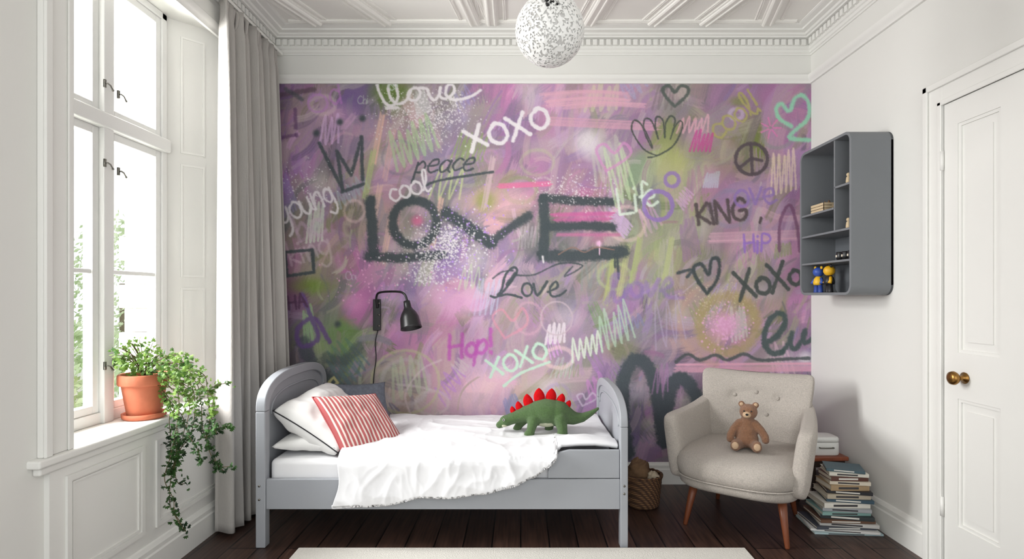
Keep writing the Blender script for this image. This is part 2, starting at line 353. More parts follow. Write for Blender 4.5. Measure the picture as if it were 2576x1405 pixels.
# door on the right wall
dr = seroot('door_1', (XR, 2.2, 0))
D0, D1 = 1.80, 2.60
b = MB(); b.box(1.998, XR, D0, D1, 0, 2.19)
cols = ((2.295, 2.52), (1.90, 2.15)); rows_ = ((.25, .83), (1.04, 2.08))
for (a, c) in ((D0, 1.90), (2.15, 2.295), (2.52, D1)): b.box(1.986, 1.998, a, c, 0, 2.19)
for (a, c) in cols:
    for (z0, z1) in ((0, .25), (.83, 1.04), (2.08, 2.19)): b.box(1.986, 1.998, a, c, z0, z1)
    for (z0, z1) in rows_:
        w = .014
        for (e, f_, g, h) in ((a, c, z0, z0+w), (a, c, z1-w, z1), (a, a+w, z0+w, z1-w), (c-w, c, z0+w, z1-w)): b.box(1.991, 1.998, e, f_, g, h)
        b.box(1.993, 1.998, a+.045, c-.045, z0+.05, z1-.05)
b.build('door_leaf', 'trim', dr)
b = MB()
for (a, c, z0, z1) in ((2.605, 2.72, 0, 2.30), (1.68, 1.795, 0, 2.30)):
    b.box(1.98, XR, a, c, z0, z1)
b.box(1.98, XR, 1.795, 2.605, 2.195, 2.30)
b.box(1.968, 1.98, 2.69, 2.72, 0, 2.31); b.box(1.968, 1.98, 1.68, 2.72, 2.28, 2.31); b.box(1.972, 1.98, 2.605, 2.63, 0, 2.21); b.box(1.972, 1.98, 1.77, 2.63, 2.19, 2.215)
b.build('door_casing', 'trim', dr, bevel=.004)
kn = MB(); kn.lathe([(.0, .0), (.024, 0), (.026, .005), (.012, .009), (.009, .03), (.014, .036), (.026, .042), (.031, .052), (.028, .064), (.015, .071), (0, .072)], (1.986, 2.478, .93), (-1, 0, 0), 24)
kn.build('door_knob', 'brass', dr, smooth=True)
for z in (1.93, .31):
    MB().tube([(1.979, 2.605, z-.045), (1.979, 2.605, z+.045)], .008, 10).build('hinge', 'trim', dr, smooth=True)
# ---------------------------------------------------------------- mural painting, as vertex colours
GS = 1.6
x0p, x1p, y0p, y1p = 684, 2040, 204, 1166
NX = int((x1p-x0p)/GS)+1; NY = int((y1p-y0p)/GS)+1
xs = x0p+np.arange(NX)*(x1p-x0p)/(NX-1); ys_ = y0p+np.arange(NY)*(y1p-y0p)/(NY-1)
GX, GY = np.meshgrid(xs, ys_)
A = """720 240 110 85 120;800 230 140 110 140;870 250 120 95 150;980 230 105 125 75;1100 240 150 130 150;1250 225 205 130 180;1400 250 205 150 185;1550 240 190 145 180;1700 240 150 140 130;1850 240 150 115 150;1980 240 170 110 160
740 330 165 110 160;850 330 165 120 165;960 350 180 150 160;1080 330 170 160 165;1200 330 150 120 155;1320 330 160 110 165;1480 360 190 160 185;1600 340 165 120 160;1700 360 140 145 95;1800 350 175 120 160;1900 370 120 130 70;2000 370 165 115 160
740 430 165 110 175;850 440 130 110 120;960 430 185 140 165;1120 430 150 130 165;1300 430 185 125 170;1450 430 160 120 160;1600 430 140 160 130;1700 440 160 165 110;1800 450 165 120 155;1960 450 160 110 160
760 540 115 110 120;850 560 130 125 100;960 560 190 150 150;1100 520 120 125 115;1250 510 225 170 180;1400 600 120 120 120;1450 540 205 120 165;1600 560 125 130 120;1700 570 170 175 115;1800 570 165 125 150;1950 570 175 125 160
740 650 145 100 130;800 660 150 135 120;900 650 185 110 165;1010 640 190 180 170;1120 640 150 120 180;1250 680 150 130 170;1400 690 140 120 150;1520 700 165 160 110;1650 650 160 175 110;1780 660 130 140 100;1900 620 205 150 180;1990 620 180 130 170
740 760 130 85 120;800 740 125 140 80;900 760 190 110 170;1000 760 150 120 165;1150 760 225 165 205;1300 770 165 140 155;1450 760 110 105 125;1600 760 150 120 175;1720 760 175 150 145;1830 810 190 150 140;1930 780 130 130 95;2020 760 195 130 180
750 860 110 100 110;850 860 120 150 90;960 850 180 120 170;1080 850 200 130 175;1200 870 185 125 180;1330 860 175 150 165;1450 870 160 135 160;1600 850 140 115 145;1740 870 185 150 150;1900 900 150 130 140;2020 880 120 105 140
800 960 100 105 105;900 950 115 130 100;1030 950 185 160 150;1200 960 225 175 195;1330 980 195 165 160;1450 970 170 150 155;1560 960 100 100 110;1700 960 150 115 160;1850 930 205 150 185
1650 1080 170 120 170;1750 1060 105 110 115;1600 1100 130 115 150;1500 1020 175 130 180;1000 1040 180 150 150;1200 1030 190 150 175;1700 1150 150 110 140;1960 1000 180 130 170"""
anc = np.array([[float(v) for v in r.split()] for l_ in A.split('\n') for r in l_.split(';')])
gm = anc[:, 2:].mean(1, keepdims=True); anc[:, 2:] = gm+(anc[:, 2:]-gm)*.84+3
rs = np.random.RandomState(7)
wx = GX.copy(); wy = GY.copy()
for fq, am in ((.02, 12), (.06, 6)):
    a_, b2, c_, d_ = rs.rand(4)*6
    wx = wx+am*np.sin(GY*fq+a_+1.7*np.sin(GX*fq*.6+b2)); wy = wy+am*np.sin(GX*fq*1.1+c_+1.3*np.sin(GY*fq*.7+d_))
CAN = np.zeros((NY, NX, 3)); WS = np.zeros((NY, NX))
for a_ in anc:
    w_ = 1/((wx-a_[0])**2+(wy-a_[1])**2+250)**2.2*1e6
    CAN += w_[..., None]*a_[2:]/255.; WS += w_
CAN /= WS[..., None]
BASE = CAN.copy()
NO = rs.randn(NY, NX); NO = (NO+np.roll(NO, 1, 0)+np.roll(NO, 1, 1)+np.roll(NO, (1, 1), (0, 1)))/2.; NL = NO.copy()
for q in range(3): NL = (NL+np.roll(NL, 2, 0)+np.roll(NL, 2, 1)+np.roll(NL, -2, 0)+np.roll(NL, -2, 1))/3.2
NL /= NL.std()
def bbox(xa, ya, xb, yb, m):
    i0 = max(0, int((min(xa, xb)-m-x0p)/GS)); i1 = min(NX, int((max(xa, xb)+m-x0p)/GS)+2)
    j0 = max(0, int((min(ya, yb)-m-y0p)/GS)); j1 = min(NY, int((max(ya, yb)+m-y0p)/GS)+2)
    return i0, i1, j0, j1
def col3(c): return np.array(c)/255.
def comp(i0, i1, j0, j1, cov, c): 
    CAN[j0:j1, i0:i1] = CAN[j0:j1, i0:i1]*(1-cov[..., None])+c*cov[..., None]
def brush(xa, ya, xb, yb, w, c, al, seed, soft=.07, curve=0.):
    i0, i1, j0, j1 = bbox(xa, ya, xb, yb, w+abs(curve))
    if i1 <= i0 or j1 <= j0: return
    X = GX[j0:j1, i0:i1]-xa; Y = GY[j0:j1, i0:i1]-ya
    dx, dy = xb-xa, yb-ya; L = math.hypot(dx, dy)+1e-6; dx /= L; dy /= L
    t = X*dx+Y*dy; p = -X*dy+Y*dx
    if curve: p = p-curve*np.sin(np.clip(t/L, -.3, 1.3)*PI)
    r_ = np.random.RandomState(seed); st_ = r_.rand(64); ends = r_.rand(64)
    k = np.clip(((p/w+.5)*max(5, min(60, w*.5))), 0, 62.9); ki = k.astype(int); fr = k-ki
    v = st_[ki]*(1-fr)+st_[ki+1]*fr; e = ends[ki]*(1-fr)+ends[ki+1]*fr
    cov = np.clip((w/2-np.abs(p))/(w*soft+1.5), 0, 1)*np.clip((t+e*w*.7)/(w*.05+3), 0, 1)*np.clip((L+e*w*.7-t)/(w*.05+3), 0, 1)*np.clip(.45+.7*v, 0, 1)*al
    comp(i0, i1, j0, j1, cov, c)
def line(pts, w, c, al=.9, soft=6, halo=False):
    pts = [(float(p[0]), float(p[1])) for p in pts]
    if halo: line(pts, w*1.2, c, .28, 26)
    xa = [p[0] for p in pts]; ya = [p[1] for p in pts]; m = w/2+soft+4
    i0, i1, j0, j1 = bbox(min(xa), min(ya), max(xa), max(ya), m)
    if i1 <= i0 or j1 <= j0: return
    D = np.full((j1-j0, i1-i0), 1e3)
    for (a, b_), (c2, d2) in zip(pts[:-1], pts[1:]):
        k0, k1, l0, l1 = bbox(a, b_, c2, d2, m)
        if k1 <= k0 or l1 <= l0: continue
        X = GX[l0:l1, k0:k1]-a; Y = GY[l0:l1, k0:k1]-b_; dx, dy = c2-a, d2-b_; L2 = dx*dx+dy*dy+1e-6
        t = np.clip((X*dx+Y*dy)/L2, 0, 1); d = np.hypot(X-t*dx, Y-t*dy)
        sub = D[l0-j0:l1-j0, k0-i0:k1-i0]; np.minimum(sub, d, out=sub)
    D = D+NL[j0:j1, i0:i1]*min(.9, w*.03)+NO[j0:j1, i0:i1]*soft*.09
    cov = np.clip((w/2+soft/2-D)/soft, 0, 1); cov = cov*cov*(3-2*cov)*al
    comp(i0, i1, j0, j1, cov, col3(c))
def sm(pts, closed=False, n=6): return [(p.x, p.y) for p in cm([(a, b_, 0) for a, b_ in pts], n, closed)]
def ring(x, y, rx, ry, w, c, al=.9, soft=6, a0=0, a1=360, halo=False):
    line([(x+rx*math.cos(R(a0+(a1-a0)*k/28)), y+ry*math.sin(R(a0+(a1-a0)*k/28))) for k in range(29)], w, c, al, soft, halo)
def blob(x, y, r_, c, al=.9, ry=None):
    ry = ry or r_; i0, i1, j0, j1 = bbox(x, y, x, y, max(r_, ry)*2)
    if i1 <= i0 or j1 <= j0: return
    d = ((GX[j0:j1, i0:i1]-x)/r_)**2+((GY[j0:j1, i0:i1]-y)/ry)**2
    comp(i0, i1, j0, j1, np.exp(-d**1.5)*al*np.clip(1+NO[j0:j1, i0:i1]*.06, 0, 1), col3(c))
def spat(x, y, sx, sy, n, c, seed, smin=1, smax=3.5, al=.85):
    r_ = np.random.RandomState(seed)
    for _ in range(n):
        px, py, s_ = x+r_.randn()*sx, y+r_.randn()*sy, r_.uniform(smin, smax)*r_.uniform(.5, 1)
        i0, i1, j0, j1 = bbox(px, py, px, py, s_+4)
        if i1 <= i0 or j1 <= j0: continue
        d = np.hypot(GX[j0:j1, i0:i1]-px, GY[j0:j1, i0:i1]-py); comp(i0, i1, j0, j1, np.clip((s_+1-d)/2, 0, 1)*al, col3(c))
pal = [(212, 156, 188), (172, 138, 194), (146, 124, 174), (120, 120, 146), (214, 196, 186), (226, 190, 190), (124, 140, 88), (166, 178, 126), (100, 104, 116), (186, 128, 172), (118, 128, 122), (204, 170, 202), (192, 186, 180), (198, 180, 208), (202, 206, 184), (154, 138, 188)]
for k in range(1150):
    big = k < 520
    x, y = rs.uniform(690, 2040), rs.uniform(204, 1160)
    i = int((x-x0p)/GS); j = min(NY-1, int((y-y0p)/GS)); bc = BASE[j, i]
    mxr = .42 if big else .55
    c = bc*(1-mxr)+col3(pal[rs.randint(len(pal))])*mxr+rs.uniform(-.05, .05)
    ang = R(rs.choice([0, -70, -80, 85, -50, -35, 100, -60, -65])+rs.uniform(-12, 12)); L = rs.uniform(50, 160) if big else rs.uniform(26, 100)
    w = rs.uniform(24, 62) if big else rs.uniform(6, 22)
    brush(x, y, x+L*math.cos(ang), y+L*math.sin(ang), w, np.clip(c, 0, 1), rs.uniform(.45, .85), k, curve=rs.uniform(-.18, .18)*L)
for k in range(46):      # hazy spray clouds
    x, y = rs.uniform(700, 2030), rs.uniform(220, 1120); c = [(226, 206, 218), (206, 190, 214), (196, 196, 180), (216, 170, 200), (120, 124, 128)][rs.randint(5)]
    blob(x, y, rs.uniform(20, 60), c, rs.uniform(.2, .5), rs.uniform(14, 40))
def scribble(x, y, w, h, n, ang, lw, c, al, soft=3):
    pts = []; ca, sa = math.cos(R(ang)), math.sin(R(ang))
    for i in range(n*2+1):
        u = w*i/(n*2)+(h*.25 if i % 2 else 0); v = (0 if i % 2 == 0 else -h)*rs.uniform(.8, 1.1); pts.append((x+u*ca-v*sa, y+u*sa+v*ca))
    line(sm(pts, n=4), lw, c, al, soft)
for k in range(64):
    c = pal[rs.randint(len(pal))]; c = tuple(min(255, v+rs.randint(-10, 40)) for v in c)
    scribble(rs.uniform(700, 1980), rs.uniform(260, 1100), rs.uniform(30, 90), rs.uniform(30, 100), rs.randint(3, 7), rs.uniform(-60, 10), rs.uniform(3, 7), c, rs.uniform(.35, .65))
for k in range(20):
    c = pal[rs.randint(len(pal))]; r_ = rs.uniform(15, 50); ring(rs.uniform(720, 2010), rs.uniform(230, 1100), r_, r_*rs.uniform(.7, 1.1), rs.uniform(4, 12), tuple(min(255, v+20) for v in c), rs.uniform(.3, .5), 6)
# features behind the writing
for (x, y, rx, ry, c, al) in ((985, 232, 50, 28, (104, 128, 66), .8), (1250, 505, 110, 35, (226, 180, 184), .6), (1220, 505, 28, 28, (150, 160, 90), .8), (1480, 358, 34, 34, (226, 216, 222), .95),
        (1160, 765, 55, 32, (228, 176, 212), .8), (1115, 745, 30, 25, (222, 174, 208), .7), (1000, 830, 25, 25, (222, 154, 202), .5), (1860, 255, 25, 14, (120, 140, 60), .6), (1820, 380, 70, 60, (116, 132, 70), .4), (1690, 410, 50, 60, (184, 186, 126), .7),
        (1645, 640, 45, 80, (172, 184, 124), .45), (1050, 555, 16, 14, (214, 110, 150), .8), (780, 720, 50, 20, (116, 150, 56), .6), (850, 850, 50, 60, (110, 150, 80), .4), (1240, 965, 60, 30, (230, 190, 200), .7), (1190, 1010, 80, 30, (224, 190, 196), .6), (1560, 880, 50, 30, (120, 130, 60), .4), (2025, 900, 18, 18, (222, 214, 222), .9),
        (1420, 600, 60, 50, (116, 118, 116), .4), (890, 760, 30, 26, (222, 150, 196), .7), (1330, 620, 40, 24, (120, 122, 116), .4)):
    blob(x, y, rx, c, al, ry)
for q, (xx, yy, wd) in enumerate(((1375, 246, 26), (1380, 262, 22), (1420, 270, 16), (1360, 238, 10))): brush(xx, yy, xx+200, yy-4, wd, col3((224, 174, 192)), .8, 60+q, curve=-6)
brush(1255, 468, 1385, 462, 16, col3((224, 120, 162)), .9, 5); brush(1385, 305, 1650, 318, 26, col3((218, 166, 186)), .8, 6); brush(1400, 548, 1530, 545, 30, col3((206, 104, 160)), .8, 7)
brush(1705, 925, 2040, 922, 26, col3((232, 174, 196)), .95, 8); brush(1790, 598, 2035, 590, 30, col3((218, 172, 190)), .85, 9); brush(1400, 590, 1560, 590, 12, col3((200, 120, 160)), .8, 10)
for q, (xx, yy, cc) in enumerate(((962, 290, (226, 186, 172)), (990, 330, (216, 174, 176)), (956, 470, (222, 186, 176)), (985, 540, (226, 190, 178)), (1110, 500, (224, 184, 172)), (940, 380, (182, 196, 136)), (1240, 400, (206, 180, 186)), (1545, 640, (182, 188, 130)), (1580, 620, (190, 192, 140)), (1610, 600, (176, 186, 130)), (1690, 600, (186, 192, 140)))): brush(xx, yy, xx-22, yy+120, 17, col3(cc), .85, 20+q)
ring(1830, 815, 72, 70, 26, (176, 158, 112), .7, 18); ring(1822, 812, 112, 105, 14, (196, 160, 150), .5, 12, 100, 260); blob(1822, 818, 34, (224, 164, 204), .95); spat(1822, 818, 30, 26, 200, (228, 174, 210), 5)
ring(1020, 960, 85, 80, 7, (190, 190, 150), .6, 5); ring(1020, 960, 60, 56, 10, (200, 190, 200), .4, 8); scribble(990, 1010, 90, 90, 4, -20, 7, (188, 196, 170), .6)
# stroke alphabet
G = {'L': ([[(0,1),(0,0),(.55,0)]], .65), 'X': ([[(0,1),(.6,0)], [(.6,1),(0,0)]], .72), 'x': ([[(0,.62),(.48,0)], [(.48,.62),(0,0)]], .6), 'K': ([[(0,1),(0,0)], [(.5,1),(.03,.45),(.55,0)]], .68), 'I': ([[(0,1),(0,0)]], .2), 'N': ([[(0,0),(0,1),(.55,0),(.55,1)]], .72),
     'H': ([[(0,1),(0,0)], [(.55,1),(.55,0)], [(0,.5),(.55,.52)]], .72), 'A': ([[(0,0),(.3,1),(.6,0)], [(.12,.4),(.5,.4)]], .7), '!': ([[(.05,1),(.03,.3)], [(.02,.05),(.03,.0)]], .25), 'i': ([[(0,.6),(0,0)], [(0,.85),(.01,.87)]], .2),
     'v': ([[(0,.6),(.2,0),(.45,.62)]], .5), 'k': ([[(0,1),(0,0)], [(.35,.6),(.02,.28),(.4,0)]], .5)}
GSm = {'G': ([[(.6,.8),(.35,1),(.05,.6),(.1,.15),(.4,0),(.62,.2),(.6,.45),(.35,.45)]], .78), 'C': ([[(.6,.85),(.35,1),(.05,.6),(.1,.15),(.4,0),(.65,.15)]], .72), 'P': ([[(0,0),(.02,.5),(.02,1),(.4,.95),(.5,.7),(.3,.48),(.03,.5)]], .6), 'o': ([[(.3,.6),(.05,.45),(.03,.18),(.25,0),(.48,.15),(.48,.45),(.3,.6),(.2,.58)]], .58), 'O': ([[(.4,1),(.08,.8),(.03,.3),(.35,0),(.7,.25),(.7,.75),(.4,1),(.3,.98)]], .8),
     'l': ([[(0,.1),(.22,.6),(.25,1.05),(.1,1.0),(.08,.3),(.2,0),(.4,.12)]], .42), 'e': ([[(0,.28),(.4,.36),(.34,.6),(.1,.52),(.05,.2),(.25,0),(.52,.12)]], .55), 'p': ([[(.05,.6),(.02,.1),(-.03,-.45)], [(.04,.4),(.28,.62),(.45,.35),(.3,.05),(.05,.1)]], .55), 'a': ([[(.45,.5),(.2,.6),(.02,.3),(.2,0),(.42,.2),(.46,.58),(.46,.15),(.6,.02)]], .6), 'c': ([[(.42,.52),(.2,.6),(0,.3),(.2,0),(.5,.12)]], .5),
     'u': ([[(0,.6),(.02,.15),(.2,0),(.4,.2),(.43,.6),(.43,.12),(.56,.02)]], .58), 'n': ([[(0,.6),(.02,0),(.1,.45),(.3,.6),(.4,.4),(.42,.02)]], .52), 'g': ([[(.42,.5),(.2,.6),(.02,.3),(.2,.05),(.4,.2),(.44,.58),(.42,-.2),(.2,-.45),(0,-.3)]], .55), 'y': ([[(0,.6),(.05,.15),(.25,.08),(.4,.3),(.42,.6),(.4,-.2),(.15,-.45)]], .55), 'f': ([[(.35,.9),(.2,1.02),(.12,.7),(.08,0)], [(0,.5),(.3,.52)]], .38), 'h': ([[(0,1),(.02,.5),(.02,0)], [(.02,.35),(.25,.6),(.4,.35),(.42,0)]], .52),
     'd': ([[(.42,.5),(.2,.6),(.02,.3),(.2,0),(.42,.2)], [(.45,1),(.45,0)]], .55)}
rj = np.random.RandomState(21)
def text(s_, x, y, size, w, c, ang=0, al=.9, soft=4, slant=0, sx=1., jit=1.):
    ca, sa = math.cos(R(ang)), math.sin(R(ang)); cx = 0
    for ch in s_:
        gl, adv = (GSm.get(ch) or G.get(ch)); smooth_ = ch in GSm
        ja = R(rj.uniform(-7, 7)*jit); js = 1+rj.uniform(-.08, .08)*jit; jy = rj.uniform(-.04, .04)*jit
        for stv in gl:
            pts = []
            for (gx, gy) in stv:
                ax, ay = gx-adv*.4, gy-.3
                gx2 = adv*.4+js*(ax*math.cos(ja)+ay*math.sin(ja)); gy2 = .3+js*(-ax*math.sin(ja)+ay*math.cos(ja))+jy
                u = ((cx+gx2)*sx+gy2*slant)*size; v = gy2*size
                pts.append((x+u*ca+v*sa, y+u*sa-v*ca))
            line(sm(pts) if smooth_ else sm(pts, n=2) if len(pts) == 2 else pts, w, c, al, soft)
        cx += adv
DK = (76, 84, 88); WH = (232, 226, 230); MINT = (194, 224, 204); PU = (150, 122, 188)
# bigger dark marks
line(sm([(762,862),(790,920),(850,980)]), 32, DK, .6, 12, True); line(sm([(820,900),(865,905),(905,870)]), 26, DK, .5, 12); line(sm([(800,980),(860,1010),(940,1020)]), 30, DK, .5, 14)
line([(803,360),(862,476),(848,380),(884,440),(910,345),(912,452)], 9, DK, .88, 5); line([(862,482),(914,463)], 9, DK, .85, 5)
for q in ((796,335),(855,307),(912,298)): blob(q[0], q[1], 9, DK, .95)
line([(700,240),(790,225)], 12, (90, 74, 84), .6); line([(720,225),(760,250)], 10, DK, .6)
# LOVE in dark spray
line([(932,505),(936,560),(940,640)], 26, DK, .93, 8, True); line([(926,645),(1010,648),(1112,640)], 23, DK, .9, 9, True)
ring(1043, 560, 55, 57, 22, DK, .93, 8, halo=True)
line([(1122,535),(1180,572),(1234,612)], 29, DK, .93, 9, True); line([(1234,610),(1285,572),(1330,542)], 21, DK, .9, 9, True)
line([(1366,500),(1371,570),(1366,640)], 25, DK, .93, 8, True); line([(1366,498),(1450,505),(1538,508)], 22, DK, .93, 8, True); line([(1376,570),(1460,568),(1540,570)], 21, DK, .93, 8, True); line([(1366,642),(1450,645),(1568,632)], 30, DK, .93, 9, True)
line([(1552,640),(1556,700)], 6, DK, .9, 4); line([(1546,640),(1547,672)], 5, DK, .9, 4)
# white splatter
spat(1075, 292, 55, 32, 900, WH, 11, .8, 2.2); spat(1120, 625, 55, 38, 800, WH, 12, .8, 2.8); spat(1075, 690, 30, 20, 200, WH, 13, 1, 3); spat(1450, 480, 50, 22, 260, WH, 14, .8, 2); spat(1170, 600, 60, 60, 250, (190, 150, 230), 15, 1, 3); spat(1130, 610, 14, 20, 200, WH, 16, 1, 3)
spat(770, 470, 40, 30, 120, WH, 17, .8, 2); spat(1800, 760, 50, 30, 160, (214, 200, 170), 18, .8, 2); spat(950, 700, 60, 40, 120, (230, 170, 210), 19, 1, 3)
for q in range(9): blob(1000+q*33+rs.uniform(-9, 9), 320+rs.uniform(-30, 60), 9, (170, 160, 200), .3)
# writing
line(sm([(949,214),(956,236),(972,262),(990,264),(1001,244),(996,216),(984,209),(977,222),(984,248),(1002,262),(1024,250),(1034,226),(1048,221),(1058,234),(1050,250),(1034,252),(1026,240),(1036,224),(1056,222),(1074,224),(1080,240),(1092,252),(1104,240),(1108,221),(1107,242),(1122,248),(1142,232),(1140,215),(1126,216),(1122,238),(1140,251),(1168,248),(1190,240),(1208,228)]), 7.5, WH, .95, 4)
line([(972,272),(1002,271)], 8, WH, .9, 4)
for q in range(5): line([(976+q*5,272),(976+q*5,276+(q*7) % 9)], 2, WH, .8, 2)
text('xoxo', 1183, 383, 92, 10, WH, -17, .95, 4, sx=1.02)
text('peace', 1040, 438, 50, 5, DK, -4, .9, 3, .45, 1.1, 1.3); line(sm([(1073,466),(1110,453),(1240,432)]), 6, DK, .9, 3)
text('cool', 985, 508, 52, 6, WH, -16, .9, 3)
text('Lif', 1560, 540, 66, 7, (222, 236, 220), -10, .85, 4); text('e', 1625, 520, 60, 7, (222, 236, 220), -12, .85, 4)
line(sm([(1697,268),(1672,240),(1668,222),(1683,216),(1697,232),(1712,216),(1730,222),(1727,240),(1697,268)]), 8, (92, 100, 96), .9, 4)
line(sm([(986,228),(978,218),(982,211),(988,217),(995,209),(1000,216),(986,228)]), 3, (190, 205, 190), .8, 2)
line(sm([(1652,392),(1618,374),(1590,330),(1594,304),(1612,312),(1634,352),(1640,372),(1620,330),(1622,300),(1640,306),(1656,350),(1648,318),(1652,294),(1668,304),(1672,346),(1674,312),(1686,292),(1698,304),(1686,350),(1698,318),(1712,304),(1716,322),(1694,366),(1652,392),(1630,396)]), 4, (78, 84, 80), .88, 3)
line(sm([(1990,318),(1962,300),(1952,275),(1965,262),(1985,280),(1998,250),(2018,240),(2034,262),(2030,300),(1985,345),(2035,352)]), 10, (150, 214, 180), .85, 6)
ring(1890, 400, 40, 39, 9, (92, 82, 88), .92, 4); line([(1889,364),(1892,436)], 8, (92, 82, 88), .9, 4); line([(1890,398),(1862,420)], 8, (92, 82, 88), .9, 4); line([(1890,398),(1916,404)], 8, (92, 82, 88), .9, 4)
text('KING', 1757, 566, 52, 9, (92, 82, 84), -7, .92, 5, 0, 1.05); line([(1914,548),(1911,560)], 7, (92, 82, 84), .9, 3)
text('ove', 1850, 520, 66, 7, PU, -6, .75, 4)
for q in range(7): line([(1938+6*math.cos(q*.9), 322+6*math.sin(q*.9)), (1938+26*math.cos(q*.9), 322+26*math.sin(q*.9))], 4, (216, 130, 180), .85, 3)
text('cool!', 1805, 352, 62, 6, (176, 168, 108), -34, .85, 4)
text('XoXo', 1862, 752, 66, 10, (80, 86, 84), -14, .93, 4, 0, .98)
line(sm([(1922,862),(1952,846),(1972,818),(1972,794),(1954,788),(1932,812),(1922,856),(1940,888),(1968,884)]), 14, (78, 92, 92), .9, 6); line(sm([(1968,884),(1984,860),(1992,836),(1988,866),(2000,876),(2016,856),(2024,830),(2022,862),(2042,852)]), 12, (78, 92, 92), .9, 6)
line(sm([(1525,760),(1548,712),(1556,690),(1540,700),(1548,756),(1572,742),(1584,716)]), 11, PU, .5, 6); ring(1602, 728, 15, 18, 10, PU, .5, 6); line(sm([(1625,708),(1636,744),(1658,702)]), 10, PU, .5, 6); line(sm([(1662,730),(1690,716),(1682,698),(1666,722),(1682,746),(1718,748)]), 10, PU, .5, 6)
# flowing centre script, thick and thin
line(sm([(1234,744),(1250,746),(1275,722),(1300,684),(1292,672),(1272,690),(1262,728),(1252,744),(1278,740),(1312,748)]), 6, DK, .92, 3); line(sm([(1276,716),(1296,688)]), 9, DK, .9, 3)
ring(1326, 728, 13, 16, 6, DK, .92, 3); line(sm([(1342,714),(1352,742),(1376,708)]), 7, DK, .92, 3); line(sm([(1378,734),(1402,722),(1398,708),(1384,724),(1388,744),(1408,742),(1424,730)]), 6, DK, .92, 3)
line(sm([(1300,692),(1345,690),(1410,662),(1465,668),(1420,695),(1440,670)]), 4, DK, .85, 3); line(sm([(1240,700),(1262,684),(1290,680)]), 4, DK, .8, 3)
text('Ho', 1130, 902, 56, 9, (192, 96, 182), -6, .8, 6, .15); text('p!', 1196, 893, 60, 9, (192, 96, 182), -6, .8, 6, .15, 1.1)
text('xoxo', 1236, 948, 68, 7.5, MINT, -20, .95, 4, 0, .98); line(sm([(1268,970),(1310,938),(1382,910)]), 7, MINT, .9, 3)
scribble(1440, 910, 80, 55, 5, -20, 5, (216, 226, 210), .9); scribble(1515, 885, 90, 90, 5, -25, 5, (186, 212, 188), .7); scribble(1372, 865, 48, 46, 4, -8, 6, (226, 214, 222), .9)
scribble(1000, 430, 120, 90, 6, -30, 7, (180, 210, 160), .6); scribble(1735, 380, 50, 50, 5, 0, 5, (200, 80, 150), .7); scribble(1550, 520, 60, 150, 3, -30, 6, (200, 220, 180), .6)
line(sm([(1778,738),(1752,700),(1745,672),(1765,665),(1782,690),(1790,652),(1808,655),(1805,700),(1778,738)]), 9, (70, 78, 80), .9, 5); line(sm([(1705,686),(1740,678),(1728,696)]), 8, DK, .9, 4)
text('young', 712, 565, 66, 6, WH, -24, .85, 4, 0, .82); text('hc', 752, 606, 72, 9, (206, 176, 200), -14, .45, 6); text('king', 735, 668, 62, 6, (226, 206, 216), -18, .4, 5, 0, 1.0)
line([(718,634),(786,628),(790,684),(722,694),(718,634)], 8, DK, .9, 4)
ring(1655, 517, 36, 36, 11, PU, .85, 4); ring(1690, 452, 17, 17, 9, PU, .8, 4)
line(sm([(1700,910),(1730,890),(1760,905),(1800,892),(1830,905),(1870,890),(1910,905),(1960,903),(2035,900)]), 8, (84, 90, 92), .85, 4)
line(sm([(760,740),(780,790),(800,850),(760,870),(748,830),(790,800),(830,860)]), 12, (110, 84, 140), .8, 6); text('HA', 728, 778, 34, 6, (92, 66, 90), -10, .8, 3); blob(850, 815, 9, DK, .9)
text('L!', 706, 345, 62, 9, (110, 80, 116), -8, .7, 5); ring(800, 260, 24, 22, 6, (190, 140, 200), .7)
text('HiP', 1873, 636, 46, 6, (160, 124, 206), -4, .85, 3); line(sm([(1960,632),(1962,560),(1985,515),(2003,560),(2012,632)]), 8, (128, 90, 120), .8, 4)
text('Chi', 900, 262, 20, 2.5, (190, 200, 190), -4, .55, 2); text('Ch', 872, 705, 20, 2.5, (200, 190, 210), -10, .5, 2); text('d', 832, 262, 60, 6, (190, 130, 200), -10, .6, 4)
ring(1330, 800, 34, 40, 7, (216, 170, 190), .5, 6); ring(1400, 800, 40, 42, 4, (200, 180, 190), .7, 3); line(sm([(1270,850),(1240,800),(1262,778),(1290,806),(1315,775),(1325,815),(1270,850)]), 6, (222, 150, 170), .6, 4)
line(sm([(1525,430),(1500,380),(1520,362),(1545,385),(1570,360),(1585,390),(1525,430)]), 7, (214, 150, 200), .7, 4)
line(sm([(1465,1020),(1452,995),(1466,990),(1474,1004),(1490,988),(1500,1002),(1465,1020)]), 4, (216, 200, 220), .7, 3)
line([(1508,606),(1508,640)], 3, (240, 200, 225), .9, 2); blob(1506, 612, 7, (240, 190, 225), .95); line([(1365,645),(1367,660)], 5, WH, .9, 3); line(sm([(1405,640),(1440,622),(1470,634),(1500,622),(1545,628)]), 3, (150, 120, 110), .8, 2)
line([(828,960),(840,948),(850,962),(836,972),(828,960)], 6, (220, 210, 150), .8, 3); scribble(1650, 880, 80, 110, 3, -20, 4, (186, 170, 200), .5)
line(sm([(1035,1045),(1020,990),(1060,930),(1110,905)]), 5, (220, 200, 210), .5, 4)
line(sm([(1580,1140),(1566,1040),(1570,950),(1598,905),(1635,930),(1655,1010),(1668,1110),(1672,1060),(1690,970),(1715,950),(1745,985),(1765,1050),(1772,1100)]), 33, (80, 88, 94), .9, 10, True)
scribble(1640, 990, 40, 70, 3, -10, 3.5, (176, 130, 176), .6)
CAN += rs.randn(NY, NX, 1)*.008
CAN = np.clip(CAN, 0, 1)
LINC = np.where(CAN <= .04045, CAN/12.92, ((CAN+.055)/1.055)**2.4)
sB = F/YB
